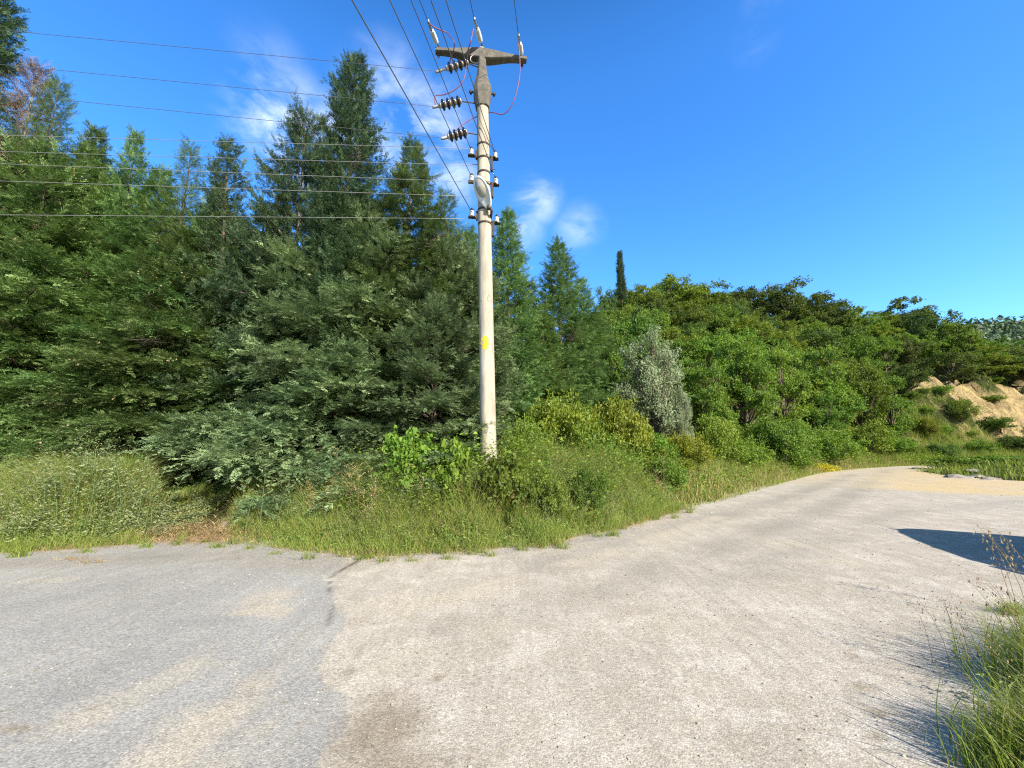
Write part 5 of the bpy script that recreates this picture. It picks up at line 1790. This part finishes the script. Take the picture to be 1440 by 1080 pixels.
# towards the next pole behind the camera
WB = [('l3', (495, 0), 'thick wire from the lowest left spool up to the top edge, leftmost there'), ('l2', (548, 0), 'wire from the middle left spool to the top edge, second from left there'), ('l1', (578, 0), 'wire from the top left spool to the top edge'),
      ('r2', (606, 0), 'wire crossing the pole from the middle right spool to the top edge'), ('r1', (627, 0), 'wire crossing the pole from the top right spool to the top edge')]
for key, (px, py), lb in WB:
    a_ = SPOOL[key] - ey * .05
    b_ = at_z(px, py, a_.z + .05)
    wire(a_, extend(a_, b_, 32), lb, 'wire_dark', 0, .009 if key == 'l3' else .0075)
for (b0, t_), (px, lb) in zip(CLAMP, ((590, 'wire from the left end of the cross arm to the top edge'), (661, 'wire from the middle of the cross arm to the top edge'), (723, 'wire from the right end of the cross arm to the top edge'))):
    b_ = at_z(px, 0, t_.z + .02)
    wire(t_, extend(t_, b_, 32), lb, 'wire_dark', 0, .0075)
# running left in front of the conifers
WL = [(STR[0][1], (30, 45), 7.4, 'topmost wire running left from the upper porcelain string'), (STR[1][1], (24, 93), 7.4, 'second wire running left from the middle porcelain string'), (STR[2][1], (104, 142), 7.4, 'third wire running left from the lowest porcelain string'),
      (at(662, 209, 7.86), (0, 190), 7.5, 'pale wire running left from the top band of the pole'), (at(668, 232.5, 7.84), (0, 213), 7.5, 'pale wire running left from the second band of the pole'),
      (at(666, 256, 7.82), (19, 231), 7.5, 'pale wire running left from the middle left spool'), (at(660, 276, 7.8), (47, 256), 7.5, 'pale wire running left from behind the lamp head'), (SPOOL['l3'] + Vector((-.05, 0, -.12)), (104, 303), 7.5, 'lowest pale wire running left across the conifers')]
for i, (a_, (px, py), D, lb) in enumerate(WL):
    b_ = at(px, py, D)
    wire(a_, extend(a_, b_, 22), lb, 'wire_dark' if i < 3 else 'wire', 0, .0048)

# ------------------------------------------------------------------ unseen car past the right edge, a guess built to cast the gravel shadow
M['car_paint'] = simple_mat('grey_car_paint', (.16, .17, .18), .28, .6, spec=.6)
M['glass_dark'] = simple_mat('car_glass', (.02, .022, .025), .08, spec=.8)
M['rubber'] = simple_mat('tyre_rubber', (.025, .025, .025), .85)
M['alloy'] = simple_mat('alloy_rim', (.5, .5, .52), .35, .8)
M['red_lens'] = simple_mat('red_lamp_lens', (.35, .02, .02), .2, spec=.6)
M['clear_lens'] = simple_mat('clear_lamp_lens', (.6, .62, .64), .12, spec=.6)
CARX, CARY, CARR = 8.68, 3.80, R(-110)
car = empty('unseen_car', (CARX, CARY, 0), 'unseen grey hatchback guessed at the right, built to cast the shadow on the gravel', 'car')
car.rotation_euler = (0, 0, CARR)
car.scale = (1.2, 1.16, 1.2)
# body cross-sections along the length (x forward): x, half width at sill, belt half width, sill z, belt z
st = [(-2.02, .62, .66, .42, .80), (-1.95, .76, .80, .30, .92), (-1.5, .83, .86, .22, .97), (-.8, .85, .875, .20, .96), (0, .85, .88, .20, .95), (.8, .85, .87, .20, .93), (1.3, .83, .84, .22, .88), (1.75, .76, .76, .28, .78), (1.98, .60, .60, .36, .66)]
V_, F_ = [], []
k = 12
for (x_, w0, w1, z0, z1) in st:
    zm = (z0 + z1) / 2
    for (yy, zz) in ((-w0 * .8, z0), (-w0, z0 + .08), (-w1, zm), (-w1, z1 - .12), (-w1 * .93, z1 - .02), (-w1 * .5, z1 + .03), (w1 * .5, z1 + .03), (w1 * .93, z1 - .02), (w1, z1 - .12), (w1, zm), (w0, z0 + .08), (w0 * .8, z0)):
        V_.append((x_, yy, zz))
for i in range(len(st) - 1):
    for j in range(k): F_.append([i * k + j, i * k + (j + 1) % k, (i + 1) * k + (j + 1) % k, (i + 1) * k + j])
n = len(st)
V_ += [(st[0][0], 0, .6), (st[-1][0], 0, .5)]
T_ = [[n * k, (j + 1) % k, j] for j in range(k)] + [[n * k + 1, (n - 1) * k + j, (n - 1) * k + (j + 1) % k] for j in range(k)]
body = obj('body', np_mesh('body', V_, [np.array(F_), np.array(T_)], True), M['car_paint'], car)
sub = body.modifiers.new('s', 'SUBSURF'); sub.levels = 2; sub.render_levels = 2
# cabin: glasshouse and roof
sec = [(-1.92, -1.74, .93, 1.36), (-1.86, -1.68, .93, 1.40), (-1.72, -1.55, .94, 1.435), (-1.3, -1.2, .95, 1.47), (-.3, -.3, .95, 1.50), (.35, .25, .94, 1.46), (1.15, .42, .90, 1.42)]
def cab(z0f, z1f, name, mat, infl=0.0):
    V_, F_ = [], []
    for (xb, xt, zb_, zt_) in sec:
        for f in (z0f, z1f):
            z = zb_ + (zt_ - zb_) * f; x_ = xb + (xt - xb) * f; wv = (.80 - .20 * f) * {-1.92: .42, -1.86: .66, -1.72: .88, -1.3: .98, 1.15: .9}.get(xb, 1.0) + infl
            V_ += [(x_, -wv, z), (x_, wv, z)]
    n = len(sec)
    for i in range(n - 1):
        a = i * 4; b = a + 4
        F_ += [[a, b, b + 2, a + 2], [a + 1, a + 3, b + 3, b + 1], [a + 2, b + 2, b + 3, a + 3]]
    e = (n - 1) * 4
    F_ += [[0, 2, 3, 1], [e, e + 1, e + 3, e + 2]]
    return obj(name, np_mesh(name, V_, np.array(F_), False), mat, car)
cab(0, .9, 'window_glass', M['glass_dark'])
roof = cab(.9, 1.0, 'roof', M['car_paint'], .02)
bv = roof.modifiers.new('b', 'BEVEL'); bv.width = .03; bv.segments = 2
mbp = MB()
for s_ in (-1, 1):
    for i in (2, 4, 6):
        xb, xt, zb_, zt_ = sec[i]
        mbp.tube([(xb, s_ * .81, zb_ - .02), (xt, s_ * .625, zt_ - .03)], .035, 6)
mbp.build('roof_pillars', M['car_paint'], car)
for (x_, s_) in ((-1.28, -1), (-1.28, 1), (1.25, -1), (1.25, 1)):
    mbw = MB(); mbw.tube([(x_, s_ * .70, .31), (x_, s_ * .72, .31), (x_, s_ * .86, .31), (x_, s_ * .88, .31)], [.28, .31, .31, .28], 28)
    wh = mbw.build('wheel', M['rubber'], car, True)
    mbr = MB(); mbr.tube([(x_, s_ * .86, .31), (x_, s_ * .887, .31)], [.2, .19], 20)
    for a_ in range(5):
        mbr.tube([(x_, s_ * .885, .31), (x_ + .17 * math.cos(a_ * 1.257), s_ * .892, .31 + .17 * math.sin(a_ * 1.257))], .022, 5)
    mbr.build('rim', M['alloy'], wh, True)
for s_ in (-1, 1):
    mbl = MB(); mbl.box((1.80, s_ * .55, .66), .20, .26, .11, None, .03); mbl.build('headlight', M['clear_lens'], car, True)
    mbl = MB(); mbl.box((-1.95, s_ * .64, .80), .12, .2, .22, None, .03); mbl.build('tail_light', M['red_lens'], car, True)
    mbl = MB(); mbl.box((.62, s_ * .94, .98), .10, .18, .12, None, .03); mbl.build('mirror', M['car_paint'], car, True)
